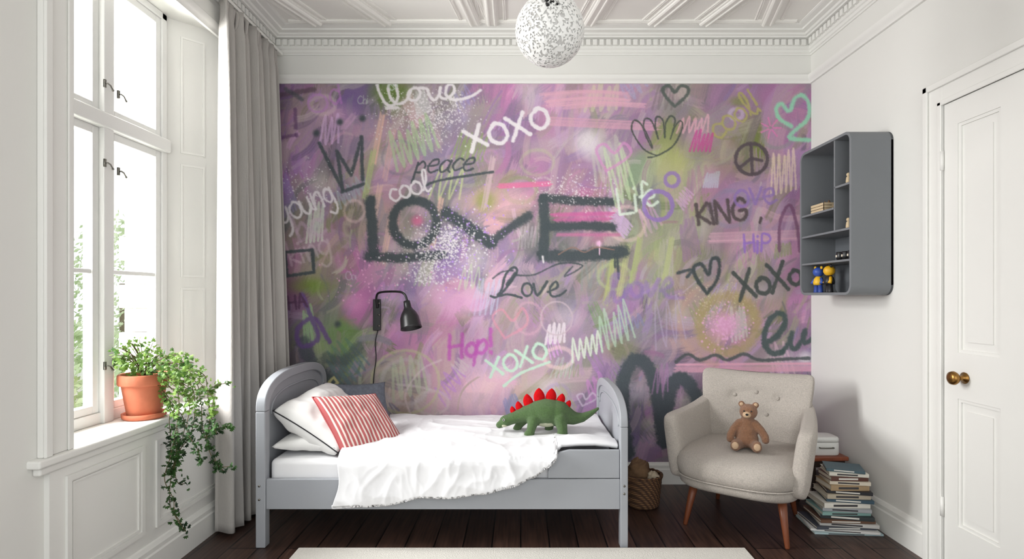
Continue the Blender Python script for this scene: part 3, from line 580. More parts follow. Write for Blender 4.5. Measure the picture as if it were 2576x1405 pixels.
VX = (GX-CX)/sB; VZ = EYE-(GY-CY)/sB
co = np.stack([VX, np.full_like(VX, YB-.003), VZ], -1).reshape(-1, 3).astype(np.float32)
idx = np.arange(NX*NY).reshape(NY, NX); qf = np.stack([idx[:-1, :-1], idx[1:, :-1], idx[1:, 1:], idx[:-1, 1:]], -1).reshape(-1, 4)
me = bpy.data.meshes.new('mural'); me.vertices.add(len(co)); me.vertices.foreach_set('co', co.ravel())
me.loops.add(qf.size); me.loops.foreach_set('vertex_index', qf.ravel().astype(np.int32)); me.polygons.add(len(qf)); me.polygons.foreach_set('loop_start', np.arange(0, qf.size, 4, dtype=np.int32)); me.update(calc_edges=True)
ca_ = me.color_attributes.new('paint', 'FLOAT_COLOR', 'POINT'); ca_.data.foreach_set('color', np.concatenate([LINC.reshape(-1, 3), np.ones((NX*NY, 1))], 1).astype(np.float32).ravel())
mm = bpy.data.materials.new('mural_paint'); mm.use_nodes = True; nn_ = mm.node_tree.nodes; at = nn_.new('ShaderNodeAttribute'); at.attribute_name = 'paint'
mm.node_tree.links.new(at.outputs['Color'], nn_['Principled BSDF'].inputs['Base Color']); nn_['Principled BSDF'].inputs['Roughness'].default_value = .8; nn_['Principled BSDF'].inputs['Specular IOR Level'].default_value = .1
me.materials.append(mm); mo = bpy.data.objects.new('mural', me); C.objects.link(mo); mo.parent = wb; mo['label'] = 'purple pink and green graffiti mural with LOVE in dark spray paint'
# ---------------------------------------------------------------- curtain
cu = thing('curtain', 'floor length greige linen curtain gathered beside the window', 'curtain', (-1.62, 3.3, .02))
rings = []; NT = 260; NZ = 60
for i in range(NZ+1):
    f_ = i/NZ; z = .02+(2.925-.02)*f_; row = []
    for j in range(NT+1):
        t = j/NT
        fl = 1-f_
        amp = .026+.036*fl**.8
        y = 2.985+.03*f_+(3.70-2.985-.03*f_)*t
        ph = t*2*PI*8.5+.6*math.sin(t*7+1)+.35*math.sin(f_*3+t*9)
        if f_ > .965: amp *= .8
        x = -1.630+.02*fl+amp*math.sin(ph)+.010*math.sin(t*23+f_*2)+.055*fl*t
        y += .022*math.cos(ph*.5+1)*(.4+fl)+.012*fl*math.sin(ph*2)
        row.append(Vector((max(x, -1.695), min(y, 3.78), z)))
    rings.append(row)
MB().loft(rings, cap=False, closed=False).build('drape', 'curtain', cu, smooth=True, solid=.004)
for j in range(15):
    t = (j+.25)/15; x_ = -1.632+.024*math.sin(t*60); y_ = 3.03+.66*t
    MB().tube([(x_-.02, y_, 2.928), (x_, y_, 2.90), (x_-.004, y_, 2.84), (x_-.02, y_, 2.80)], [.009, .013, .009, .006], 8).build('pleat', 'curtain', cu, smooth=True)
cr_ = tag(MB().box(-1.66, -1.63, 1.9, 3.80, 2.94, 2.96).build('curtain_rail', 'trim', bevel=.003), 'slim white curtain track fixed under the cornice above the window', 'curtain rail')
# ---------------------------------------------------------------- bed
BX0, BX1, BY0, BY1 = -1.364, .552, 2.85, 3.76
bed = thing('bed', "child's grey painted wooden bed with arched headboard along the mural wall", 'bed', (-.4, 3.3, 0))
def arch_end(x0, x1, zsh, zpk, nm, pz0):
    yc = (BY0+BY1)/2; a = (BY1-BY0)/2; T = .055
    rings = []
    for k in range(41):
        t = PI*k/40; c, s_ = math.cos(t), math.sin(t); e = .72
        def pt(aa, hh): return (yc-aa*math.copysign(abs(c)**e, c), zsh+hh*abs(s_)**e)
        o_ = pt(a, zpk-zsh); i_ = pt(a-T, zpk-zsh-T*.9)
        rings.append([Vector((x0, o_[0], o_[1])), Vector((x1, o_[0], o_[1])), Vector((x1, i_[0], i_[1])), Vector((x0, i_[0], i_[1]))])
    MB().loft(rings, True).build(nm, 'bed', bed, bevel=.006)
    xm = (x0+x1)/2; pts = [(r[2].y, r[2].z) for r in rings]; pts = [(BY0+T, pz0)]+pts+[(BY1-T, pz0)]
    MB().loft([[Vector((xm-.008, y, z)) for y, z in pts], [Vector((xm+.008, y, z)) for y, z in pts]], True).build(nm+'_panel', 'bed', bed)
    for sg in (-1, 1):
        pp = [Vector((xm+sg*.009, yc+(y-yc)*.87, .5+(z-.5)*.84)) for y, z in pts[1:-1]]; MB().tube(pp, .006, 6).build(nm+'_beading', 'bed', bed, smooth=True)
    for y in (BY0, BY1-T): box('leg', 'bed', x0, x1, y, y+T, 0, zsh, bed, .006)
arch_end(BX0, BX0+.05, .70, .885, 'headboard', .2)
arch_end(BX1-.04, BX1, .62, .785, 'footboard', .2)
box('side_rail', 'bed', BX0+.05, BX1-.04, BY0+.008, BY0+.033, .196, .353, bed, .005)
box('side_rail', 'bed', BX0+.05, BX1-.04, BY1-.033, BY1-.008, .196, .353, bed, .005)
gp = [(.14, .356), (.51, .356), (.51, .502), (.25, .502), (.20, .49), (.165, .46), (.15, .42), (.14, .39)]
MB().loft([[Vector((x, BY0+.010, z)) for x, z in gp], [Vector((x, BY0+.030, z)) for x, z in gp]], True).build('guard_board', 'bed', bed, bevel=.004)
box('slat_base', 'bed', BX0+.05, BX1-.04, BY0+.04, BY1-.04, .27, .30, bed, .003)
for (x, z) in ((BX0+.02, .32), (BX0+.02, .25), (BX1-.02, .32), (BX1-.02, .28)): MB().lathe([(0, -.001), (.006, -.001), (.006, .003), (0, .004)], (x, BY0, z), (0, -1, 0), 10).build('bolt', 'steel', bed, smooth=True)
ma_ = MB().box(BX0+.055, BX1-.045, BY0+.04, BY1-.04, .301, .445).build('mattress', 'sheet', bevel=.03, seg=5); tag(ma_, 'white mattress in a fitted sheet lying in the grey bed', 'mattress')
# duvet
def interp(x, tab):
    for (a, b_), (c, d) in zip(tab[:-1], tab[1:]):
        if x <= c: t = max(0, (x-a)/(c-a)); t = t*t*(3-2*t)*.5+t*.5; return b_+(d-b_)*t
    return tab[-1][1]
hem = [(-.95, .226), (-.8, .230), (-.66, .245), (-.5, .275), (-.35, .280), (-.2, .295), (-.05, .335), (.06, .375), (.14, .43), (.2, .5), (.26, .515), (.5, .515)]
NU, NV = 320, 200; rows = []
def ridge(v): return 1-abs(noise.noise(v))*2.2
def wr(x, y):
    h = .012*noise.noise(Vector((x*2.4+.7*y, y*3.4, .3)))
    wx_ = x+.08*noise.noise(Vector((x*3, y*3, 9))); wy_ = y+.08*noise.noise(Vector((x*3, y*3, 5)))
    h += .0085*max(0, ridge(Vector((wx_*2.6+wy_*3.8, wy_*2.8-wx_*1.5, 1.7))))**2
    h += .0036*max(0, ridge(Vector((wx_*7-wy_*5, wy_*6+wx_*4, 4.1))))**2
    h += .0010*max(0, ridge(Vector((wx_*15+wy_*9, wy_*12-wx_*8, 6.1))))**2
    return h
for i in range(NU+1):
    u = i/NU; row = []
    for j in range(NV+1):
        v = j/NV
        xb = -.87; xf = -.952
        xleft = xf+(xb-xf)*min(1, max(0, (1-v)*1.15)); xleft += .010*math.sin(v*17)+.004*math.sin(v*31)
        x = xleft+(.505-xleft)*u
        hz = interp(x, hem)+.004*math.sin(x*21)
        drop = max(0.0, .50-hz)
        yb = 3.69
        hang = drop > .02
        total = (yb-2.91)+drop*1.0+ (.09 if hang else .02)
        s_ = v*total; top = yb-2.91
        if s_ < top: y = yb-s_; z = .487; nrm = Vector((0, 0, 1))
        else:
            e = s_-top
            if hang:
                if e < .11: a = e/.11*PI/2; y = 2.91-.078*math.sin(a); z = .487-.06*(1-math.cos(a)); nrm = Vector((0, -math.sin(a), math.cos(a)))
                else: y = 2.832; z = .427-(e-.11); nrm = Vector((0, -1, 0))
                if z < hz: z = hz
            else: y = 2.91-e; z = .487-e*.3; nrm = Vector((0, 0, 1))
        w = wr(x, y if nrm.z > .5 else y-(.43-z)*.9)
        edge = min(1, u*14)*min(1, (1-u)*30); w = w*(.4+.6*edge)
        if nrm.z < .3: w = max(w*1.5, -.004)+.014*max(0, noise.noise(Vector((x*6+z*2, z*1.2, 7))))*min(1, (.45-z)*6)+.004
        puff = .024*math.sin(PI*min(1, max(0, (3.70-y)/.85)))*math.sin(PI*min(1, max(0, u*.9+.1)))
        puff += .030*math.exp(-((x-.34)**2/.03+(y-2.98)**2/.014))+.008
        if x > .2 and y < 3.0: puff += .010
        p = Vector((x, y, z))+nrm*(w+puff*(1 if nrm.z > .3 else .3))
        if nrm.z > .5: p.z = max(p.z, .472)
        row.append(p)
    rows.append(row)
dv = MB().loft(rows, cap=False, closed=False).build('duvet', 'sheet', smooth=True); q = dv.modifiers.new('s', 'SOLIDIFY'); q.thickness = .020; q.offset = 0
tag(dv, 'rumpled white cotton duvet draped over the front rail of the bed', 'duvet')
# cushions
def cushion(cs_, th, n=40, pinch=.06, seed=0, back=1., ex=.85, wk=1.):
    c00, c10, c11, c01 = [Vector(c) for c in cs_]; nr = ((c10-c00).cross(c01-c00)).normalized()
    vs = []; fs = []; uvs = []
    for side in (1, -1):
        for i in range(n+1):
            for j in range(n+1):
                u, v = i/n, j/n; a, b_ = 2*u-1, 2*v-1
                pu = u-a*pinch*(1-b_*b_)*.9*abs(a)**2; pv = v-b_*pinch*(1-a*a)*.9*abs(b_)**2
                p = c00*(1-pu)*(1-pv)+c10*pu*(1-pv)+c11*pu*pv+c01*(1-pu)*pv
                h = ((1-a*a)**.5*(1-b_*b_)**.5)**ex
                w = noise.noise(Vector((u*5+seed, v*5, side)))*.12*wk+noise.noise(Vector((u*11+seed, v*9, side)))*.08*wk
                p = p+nr*side*th/2*h*(1+w)*(back if side < 0 else 1)
                vs.append(p); uvs.append((u, v))
    m = (n+1)**2
    for s_ in (0, 1):
        for i in range(n):
            for j in range(n):
                a = s_*m+i*(n+1)+j; f_ = (a, a+n+1, a+n+2, a+1); fs.append(f_ if s_ == 0 else f_[::-1])
    rim = [vs[j] for j in range(n+1)]+[vs[i*(n+1)+n] for i in range(1, n+1)]+[vs[n*(n+1)+j] for j in range(n-1, -1, -1)]+[vs[i*(n+1)] for i in range(n-1, 0, -1)]
    return vs, fs, uvs, rim
def mk_cushion(name, cs_, th, m, parent, **k):
    vs, fs, uvs, rim = cushion(cs_, th, **k); b = MB().add(vs, fs); o = b.build(name, m, parent, smooth=True)
    uvl = o.data.uv_layers.new(name='UVMap')
    for l_ in o.data.loops: uvl.data[l_.index].uv = uvs[l_.vertex_index]
    bm = bmesh.new(); bm.from_mesh(o.data); bmesh.ops.remove_doubles(bm, verts=bm.verts, dist=1e-5); bmesh.ops.recalc_face_normals(bm, faces=bm.faces); bm.to_mesh(o.data); bm.free()
    return o, rim
t = thing('pillow', 'plump white pillow lying flat under the piped pillow', 'pillow', (-1.13, 3.18, .45))
mk_cushion('pillow_case', [(-1.305, 2.90, .505), (-.975, 2.905, .50), (-.975, 3.5, .50), (-1.305, 3.5, .505)], .11, 'pillow', t, seed=1, ex=.7)
t = thing('pillow', 'white pillow with black piping leaning on the headboard', 'pillow', (-1.05, 3.15, .5))
o, rim = mk_cushion('pillow_case', [(-.955, 2.90, .475), (-.955, 3.47, .50), (-1.235, 3.50, .735), (-1.310, 2.93, .690)], .22, 'pillow', t, seed=4, pinch=.03, ex=.66, wk=1.4)
MB().tube(rim+[rim[0]], .0035, 6).build('piping', 'piping', t, smooth=True)
t = thing('cushion', 'dark slate blue cushion behind the striped cushion', 'cushion', (-.95, 3.5, .5))
mk_cushion('cushion_cover', [(-1.10, 3.40, .47), (-.82, 3.56, .47), (-.885, 3.62, .735), (-1.235, 3.46, .755)], .10, 'denim', t, seed=6)
t = thing('cushion', 'square red and white striped cushion leaning on the piped pillow', 'cushion', (-.85, 3.05, .48))
o, rim = mk_cushion('cushion_cover', [P(868, 1156, 2.88), P(1022, 1118, 3.1), P(944, 990, 3.28), P(785, 998, 2.97)], .15, 'stripe', t, seed=9, pinch=.03, ex=.72)
MB().tube(rim+[rim[0]], .003, 6).build('seam', mat('red_seam', (170, 72, 74), .9), t, smooth=True)
# ---------------------------------------------------------------- stegosaurus plush
dd = 3.15
dn = thing('toy_dinosaur', 'green plush stegosaurus with red back plates standing on the duvet', 'plush toy', (P(1375, 0, dd).x, dd, .507), 0)
def cap(*a): return ('c', [q[:3] for q in a], [q[3] for q in a])
body = [('e', (0, 0, .130), (.118, .072, .078)), ('e', (.055, 0, .125), (.085, .068, .075)), ('e', (-.06, 0, .12), (.085, .062, .068)),
        cap((-.09, 0, .125, .055), (-.16, -.005, .108, .038), (-.205, -.01, .092, .033)), ('e', (-.225, -.012, .085), (.042, .032, .031)), cap((-.235, -.012, .078, .028), (-.268, -.014, .060, .020)),
        cap((.09, 0, .12, .058), (.15, 0, .095, .038), (.20, 0, .098, .027), (.25, 0, .122, .017), (.292, 0, .150, .009)),
        cap((.075, -.045, .10, .040), (.085, -.055, .05, .030), (.088, -.056, .022, .028), (.078, -.06, .018, .026)), cap((.015, .045, .10, .038), (.02, .052, .05, .028), (.015, .055, .02, .025)),
        cap((-.075, -.042, .095, .034), (-.088, -.052, .05, .026), (-.095, -.056, .02, .025), (-.107, -.058, .018, .023)), cap((-.11, .035, .095, .03), (-.15, .04, .055, .024), (-.172, .042, .022, .022))]
organic('body', body, .0052, 'green', dn, 4)
organic('belly', [('e', (-.0, 0, .098), (.085, .058, .052))], .005, 'greenlight', dn, 4)
organic('chin', [('e', (-.242, -.014, .062), (.024, .024, .014))], .004, 'greenlight', dn, 3)
def plate(x, z, h, w, lean):
    b = MB(); rg = []
    for k in range(11):
        t = k/10; hw = w*1.12*(math.sin(PI*min(1, .30+.70*t))**.7) if t < 1 else .0005; th = .014*(1-t**3)+.0005
        c = Vector((x+lean*h*t, 0, z-.010+(h+.010)*t)); rg.append([c+Vector((p[0], p[1], 0)) for p in se(16, max(hw, .0005), th, 2)])
    b.loft(rg, True); b.build('back_plate', 'redplush', dn, world=False, smooth=True)
for (x, z, h, w, ln) in ((-.185, .130, .034, .016, -.35), (-.150, .148, .044, .020, -.3), (-.100, .174, .060, .026, -.2), (-.040, .201, .066, .029, -.06), (.023, .203, .062, .028, .1), (.075, .188, .048, .023, .3), (.112, .162, .036, .018, .5)): plate(x, z, h, w, ln)
MB().ball((-.242, -.041, .094), .0065, 10).build('eye', 'white', dn, world=False, smooth=True)
MB().ball((-.243, -.045, .095), .0045, 10).build('pupil', 'eye', dn, world=False, smooth=True)
# ---------------------------------------------------------------- wall lamp
la = thing('wall_lamp', 'black bell shaded swing arm wall lamp with a hanging cable', 'wall lamp', (-.99, YB-.005, 1.16))
box('wall_plate', 'black', -1.014, -.964, 3.803, YB-.004, 1.058, 1.272, la, .003)
arm = cm([P(949, 772, 3.785), P(947, 748, 3.765), P(956, 735, 3.73), P(1000, 733, 3.62), P(1017, 739, 3.58), P(1024, 755, 3.57), P(1025, 766, 3.57)], 6)
MB().tube([(-.989, 3.81, arm[0].z)]+arm, .0075, 10).build('arm', 'black', la, smooth=True)
ap = P(1023, 757, 3.57); bt = P(1035, 826, 3.53); ax = (bt-ap); L = ax.length
sh = MB().lathe([(.010, -.004), (.021, 0), (.023, .025), (.024, .042), (.034, .060), (.048, .080), (.060, .110), (.066, L*.93), (.069, L), (.066, L), (.058, .110), (.045, .080), (.02, .060)], ap, ax, 36).build('lamp_shade', 'black', la, smooth=True)
MB().ball(ap+ax*.75, .026, 12).build('bulb', 'white', la, smooth=True)
for z in (1.245, 1.165, 1.09): MB().lathe([(0, 0), (.007, 0), (.007, .006), (0, .007)], (-.972, 3.803, z), (0, -1, 0), 10).build('screw', 'steel', la, smooth=True)
MB().tube(cm([(-.985, 3.825, 1.06), P(944, 860, 3.822), P(946, 900, 3.82), P(941, 940, 3.822), P(938, 985, 3.822), P(936, 1060, 3.822), P(940, 1130, 3.80)], 6), .0035, 8).build('cable', 'black', la, smooth=True)
# ---------------------------------------------------------------- pendant
pd = 2.4; pc = P(1383, 78, pd); pr = 87*pd/F
pe = thing('pendant_lamp', 'round white lacy glass globe pendant hanging from the ceiling', 'pendant lamp', (pc.x, pc.y, ZC))
bm = bmesh.new(); bmesh.ops.create_icosphere(bm, subdivisions=5, radius=1)
gv = [v.co.copy() for v in bm.verts]; gf = [tuple(x.index for x in f.verts) for f in bm.faces]; bm.free()
MB().add([pc+v*pr*.965 for v in gv], gf).build('inner_globe', 'globein', pe, smooth=True)
bm = bmesh.new(); bmesh.ops.create_icosphere(bm, subdivisions=5, radius=1)
random.seed(4); gv = []
for v in bm.verts:
    j = Vector((random.uniform(-1, 1), random.uniform(-1, 1), random.uniform(-1, 1)))*.016; gv.append(pc+(v.co+j).normalized()*pr*(.985+random.uniform(0, .015)))
gf = [tuple(x.index for x in f.verts) for f in bm.faces if random.random() < .66]; bm.free()
gl = MB().add(gv, gf).build('lace_shell', 'globe', pe); q = gl.modifiers.new('w', 'SOLIDIFY'); q.thickness = .003
b = MB(); random.seed(8)
for i in range(22):
    a, e = random.uniform(-.16, .16), .22+.06*(i//2)+random.uniform(0, .03); v = Vector((a, -math.cos(e), math.sin(e))).normalized(); b.ball(pc+v*pr*1.01, .0055, 6)
b.build('dark_bead', 'eye', pe, smooth=True)['kind'] = 'stuff'
MB().lathe([(.0, .0), (.03, 0), (.03, .05), (.012, .06), (.0, .06)], pc+Vector((0, 0, pr*.97)), (0, 0, 1), 20).build('lamp_cap', 'steel', pe, smooth=True)
MB().tube([pc+Vector((0, 0, pr)), (pc.x, pc.y, ZC-.02)], .004, 8).build('cord', 'white', pe, smooth=True)
MB().lathe([(0, -.04), (.03, -.035), (.05, -.005), (.05, 0), (0, 0)], (pc.x, pc.y, ZC), (0, 0, 1), 24).build('ceiling_rose', 'trim', pe, smooth=True)
# ---------------------------------------------------------------- potted ivy
pp_ = Vector((-1.785, 2.63, .72))
iv = thing('potted_ivy', 'trailing green ivy in a terracotta pot on the window sill', 'potted plant', pp_)
MB().lathe([(0, 0), (.082, 0), (.09, .008), (.092, .026), (.084, .026), (.08, .012), (0, .012)], pp_, n=40).build('saucer', 'terra', iv, smooth=True)
MB().lathe([(0, .014), (.066, .014), (.07, .02), (.092, .155), (.092, .158), (.104, .16), (.107, .166), (.107, .205), (.104, .21), (.097, .21), (.094, .2), (.088, .16), (0, .16)], pp_, n=40).build('pot', 'terra', iv, smooth=True)
MB().lathe([(0, .19), (.05, .192), (.09, .185)], pp_, n=24).build('soil', 'soil', iv, smooth=True)
LF = [(0, -.1), (.32, -.22), (.55, .05), (.33, .22), (.42, .62), (.14, .5), (0, 1.0), (-.14, .5), (-.42, .62), (-.33, .22), (-.55, .05), (-.32, -.22)]
def leaf(b, p, s_, d, up_):
    d = d.normalized(); n_ = (up_-d*up_.dot(d)).normalized(); w = d.cross(n_)
    vs = [p+w*x*s_+d*y*s_+n_*(-abs(x)*.25*s_-max(0, y)*.12*s_) for x, y in LF]+[p+d*.2*s_]
    b.add(vs, [(i, (i+1) % 12, 12) for i in range(12)])
random.seed(11)
fb, vb, sb = MB(), MB(), MB()
def rv(): return Vector((random.gauss(0, 1), random.gauss(0, 1), random.gauss(0, 1))).normalized()
soil = pp_+Vector((0, 0, .19))
for (cx, cy, d, rx, ry, n) in ((350, 912, 2.6, 72, 34, 180), (425, 920, 2.58, 66, 40, 180), (355, 872, 2.62, 42, 26, 60), (300, 895, 2.5, 28, 28, 40), (470, 940, 2.6, 44, 40, 80), (450, 995, 2.6, 45, 42, 60)):
    for _ in range(n):
        v = rv()*random.uniform(.4, 1.12); c = P(cx+v.x*rx, cy-v.z*ry, d+v.y*.10)
        if c.x < -1.88: c.x = -1.88+random.random()*.03
        if c.z < .76 and c.x < -1.66: c.x = -1.65
        leaf(fb, c, random.uniform(.011, .025), (v+rv()*.9+Vector((0, 0, -.1))), (Vector((.3, -.7, .6))+rv()*.7))
    for _ in range(8):
        v = rv(); c = P(cx+v.x*rx*.9, cy-abs(v.z)*ry*.8, d+v.y*.08); c.x = max(c.x, -1.88)
        m_ = soil.lerp(c, .5)+Vector((0, 0, .03)); sb.tube(cm([soil, m_, c], 4), .0015, 5)
vines = [[(400,935),(432,955),(450,1010),(443,1080),(428,1150),(414,1205),(436,1255),(440,1295),(468,1336)],
 [(400,935),(470,960),(490,1020),(480,1090),(450,1135),(436,1180),(405,1190)], [(410,925),(500,935),(522,990),(527,1060),(520,1110),(540,1160),(568,1188)],
 [(520,985),(545,968),(578,962)], [(430,930),(470,1000),(470,1080),(497,1130),(502,1155)], [(520,1080),(555,1076),(575,1068)], [(430,940),(425,1000),(420,1060),(430,1110),(420,1150)],
 [(440,950),(455,1040),(460,1100),(440,1150),(445,1210),(470,1215)], [(500,960),(535,1000),(530,1040),(545,1090)], [(430,940),(438,1030),(445,1120),(430,1200),(428,1270),(452,1310),(462,1330)], [(540,1150),(550,1172),(582,1172)], [(400, 930),(480,950),(505,1010),(510,1080),(530,1130)]]
for q, vn in enumerate(vines):
    d0 = 2.56+.02*(q % 4)
    pts = []
    for i, (a, c) in enumerate(vn):
        p = P(a, c, d0)
        if p.z < .80 and p.x < -1.655: p.x = -1.655+random.uniform(0, .015)
        if i == 0 and a < 460: p = soil.copy()
        pts.append(p)
    pts = cm(pts, 10); sb.tube(pts, .0018, 5)
    for i, p in enumerate(pts[4:]):
        dens = 2 if p.z > .50 else 1
        for _ in range(dens if random.random() < .92 else 0):
            off = rv()*random.uniform(.005, .030); c = p+off
            if c.z < .8 and c.x < -1.66: c.x = -1.65
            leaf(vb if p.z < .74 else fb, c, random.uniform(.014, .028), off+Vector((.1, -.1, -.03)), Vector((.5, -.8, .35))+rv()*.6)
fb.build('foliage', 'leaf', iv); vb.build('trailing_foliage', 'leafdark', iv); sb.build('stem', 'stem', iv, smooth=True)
# ---------------------------------------------------------------- armchair
AC = Vector((1.30, 3.21, 0)); yaw = R(-35)
ac = thing('armchair', 'oatmeal linen armchair with buttoned back and tapered wooden legs', 'armchair', AC, yaw)
def ringz(w, d, z, cx=0, cy=0, p=3.8, n=56, bow=0):
    return [Vector((cx+x, cy+y-bow*max(0, 1-(x/w)**2)*(1 if y < 0 else 0), z)) for x, y in se(n, w, d, p)]
MB().loft([ringz(.27, .25, .228, 0, -.02), ringz(.305, .30, .236, 0, -.03), ringz(.318, .314, .255, 0, -.035, bow=.02), ringz(.323, .318, .28, 0, -.035, bow=.03), ringz(.320, .314, .302, 0, -.035, bow=.03)], True).build('seat_base', 'linen', ac, world=False, smooth=True)
MB().loft([ringz(.30, .30, .300, 0, -.045, bow=.03), ringz(.324, .320, .310, 0, -.045, bow=.035), ringz(.331, .328, .345, 0, -.045, bow=.04), ringz(.331, .327, .385, 0, -.045, bow=.038), ringz(.318, .312, .415, 0, -.04, bow=.03), ringz(.28, .28, .432, 0, -.03, bow=.01), ringz(.18, .18, .438, 0, -.03), ringz(.05, .05, .439, 0, -.03)], True).build('seat_cushion', 'linen', ac, world=False, smooth=True)
bts = [(-.125, .675), (.0, .70), (.125, .675), (-.065, .575), (.065, .575)]
rg = []
NR = 44
def prof(z):
    tb = [(.30, .275, .05, .235), (.40, .280, .055, .245), (.50, .290, .058, .262), (.60, .303, .058, .285), (.68, .314, .057, .305), (.745, .321, .054, .322), (.79, .323, .050, .333), (.812, .320, .040, .338), (.826, .308, .024, .34), (.830, .286, .008, .34)]
    for a, b_ in zip(tb[:-1], tb[1:]):
        if z <= b_[0]+1e-9: t = (z-a[0])/(b_[0]-a[0]); return [a[i]+(b_[i]-a[i])*t for i in range(1, 4)]
    return tb[-1][1:]
for k in range(NR+1):
    t = k/NR; z = .30+.53*(1-(1-t)**1.6); w, t_, cy = prof(z); row = []
    for (x, y) in se(120, w, t_, 4.2):
        dep = 0
        if y < 0:
            for bx, bz in bts: dep += .024*math.exp(-((x-bx)**2+(z-bz)**2)/.0009)+.008*math.exp(-((x-bx)**2+(z-bz)**2)/.006)
        row.append(Vector((x, cy+y+dep-.055*(abs(x)/.3)**2.2*(1 if z > .5 else .75), z-.016*(1-min(1, abs(x)/max(w, .01))**1.5)*max(0, (z-.74)/.09))))
    rg.append(row)
MB().loft(rg, True).build('backrest', 'linen', ac, world=False, smooth=True)
for x, z in bts:
    w, t_, cy = prof(z); MB().ball((x, cy-t_-.055*(abs(x)/.3)**2.2+.024, z), .012, 12, (1, .6, 1)).build('button', 'linen', ac, world=False, smooth=True)
for sg in (-1, 1):
    rg = []
    for (y, cx, w, zt, zb) in ((.30, .268, .036, .680, .30), (.24, .288, .041, .655, .28), (.14, .308, .043, .632, .262), (.04, .322, .044, .620, .250), (-.06, .334, .045, .616, .246), (-.15, .342, .045, .616, .246), (-.225, .346, .045, .614, .254), (-.262, .346, .042, .607, .268), (-.280, .346, .035, .596, .285), (-.290, .346, .022, .578, .31)):
        zc, hz_ = (zt+zb)/2, (zt-zb)/2
        rg.append([Vector((sg*(cx+x+.045*((z+hz_)/(2*hz_)-.8)), y, zc+z)) for x, z in se(44, w, hz_, 5)])
    MB().loft(rg, True).build('armrest', 'linen', ac, world=False, smooth=True)
for (fx, fy, tx, ty) in ((-.265, -.26, -.225, -.2), (.265, -.26, .225, -.2), (-.225, .25, -.19, .18), (.225, .25, .19, .18)):
    MB().tube([(fx, fy, 0), (fx, fy, .004), ((fx+tx)/2, (fy+ty)/2, .13), (tx, ty, .25)], [.010, .012, .019, .027], 16).build('leg', 'legwood', ac, world=False, smooth=True)
pi_ = MB(); pi_.tube([Vector((v.x, v.y, v.z)) for v in (ringz(.328, .323, .304, 0, -.042, bow=.034)+ringz(.328, .323, .304, 0, -.042, bow=.034)[:1])], .0045, 6)
pi_.build('piping', 'linen', ac, world=False, smooth=True)
# ---------------------------------------------------------------- teddy bear
tb = thing('teddy_bear', 'small brown plush teddy bear sitting on the oatmeal armchair', 'plush toy', (1.272, 3.12, .442), R(-20))
organic('body', [('e', (0, 0, .080), (.056, .050, .070)), ('e', (0, -.004, .052), (.062, .056, .050)), ('e', (.008, -.008, .205), (.048, .044, .044)), cap((0, 0, .13, .037), (.004, 0, .17, .034)),
    ('e', (-.028, .0, .246), (.018, .011, .018)), ('e', (.046, .0, .243), (.018, .011, .018)),
    cap((-.038, -.004, .138, .025), (-.068, -.012, .105, .022), (-.086, -.026, .070, .022), (-.088, -.036, .052, .021)), cap((.040, -.004, .138, .025), (.072, -.012, .108, .022), (.092, -.024, .074, .022), (.094, -.032, .058, .021)),
    cap((-.036, -.02, .03, .034), (-.054, -.07, .028, .027), (-.062, -.098, .030, .028), (-.063, -.108, .044, .024)), cap((.033, -.02, .03, .034), (.042, -.072, .028, .027), (.046, -.1, .030, .028), (.047, -.108, .046, .024))], .0045, 'bear', tb, 4)
organic('muzzle', [('e', (-.002, -.048, .195), (.023, .021, .019))], .004, 'beartan', tb, 2)
for x in (-.064, .047): MB().ball((x, -.130, .040), .018, 12, (1, .35, 1.1)).build('paw_pad', 'beartan', tb, world=False, smooth=True)
for x in (-.028, .046): MB().ball((x, -.009, .246), .010, 10, (1, .35, 1)).build('inner_ear', 'beartan', tb, world=False, smooth=True)
for x in (-.016, .021): MB().ball((x, -.048, .215), .0048, 8).build('eye', 'eye', tb, world=False, smooth=True)
MB().ball((-.002, -.069, .200), .0065, 8, (1.3, .7, .9)).build('nose', 'eye', tb, world=False, smooth=True)
# ---------------------------------------------------------------- basket
bp_ = Vector((.757, 3.44, 0)); bk_ = thing('basket', 'round brown wicker basket between the bed and the armchair', 'basket', bp_)
pf = [(0, .002), (.09, .002), (.098, .01)]+[(.10+.016*k/12+(.0025 if k % 2 else 0), .015+.175*k/12) for k in range(13)]+[(.112, .19), (.106, .18), (.09, .02), (0, .015)]
MB().lathe(pf, bp_, n=48).build('basket_body', 'wicker', bk_, smooth=True)
rimp = [bp_+Vector((.116*math.cos(a*2*PI/40), .116*math.sin(a*2*PI/40), .193+.004*math.sin(a*3))) for a in range(41)]; MB().tube(rimp, .008, 8).build('rim', 'wicker', bk_, smooth=True)
ha = [bp_+Vector((-.116, .05*math.cos(PI*a/10), .19+.05*math.sin(PI*a/10))) for a in range(11)]; MB().tube(ha, .006, 8).build('handle', 'wicker', bk_, smooth=True)
def lump(name, c, r, m, label, seed):
    b = MB(); n = 28; rg = []
    for i in range(n+1):
        a = PI*(i/n); rg.append([])
        for k in range(n):
            t = 2*PI*k/n; v = Vector((math.sin(a)*math.cos(t), math.sin(a)*math.sin(t), -math.cos(a))); 
            f_ = 1+.28*noise.noise(v*2.2+Vector((seed, 0, 0)))+.12*(1-abs(noise.noise(v*5+Vector((0, seed, 0))))*3)
            if i in (0, n): v = Vector((1e-4*math.cos(t), 1e-4*math.sin(t), v.z))
            rg[-1].append(Vector(c)+Vector((v.x*r[0], v.y*r[1], v.z*r[2]))*f_)
    b.loft(rg, True); return tag(b.build(name, m, smooth=True), label, 'cloth')
lump('folded_cloth', (.735, 3.455, .195), (.070, .065, .075), 'cloth', 'bunched brown cloth heaped in the wicker basket', 2)
lump('folded_cloth', (.81, 3.39, .185), (.035, .04, .035), 'cloth2', 'small cream cloth tucked at the right side of the wicker basket', 5)
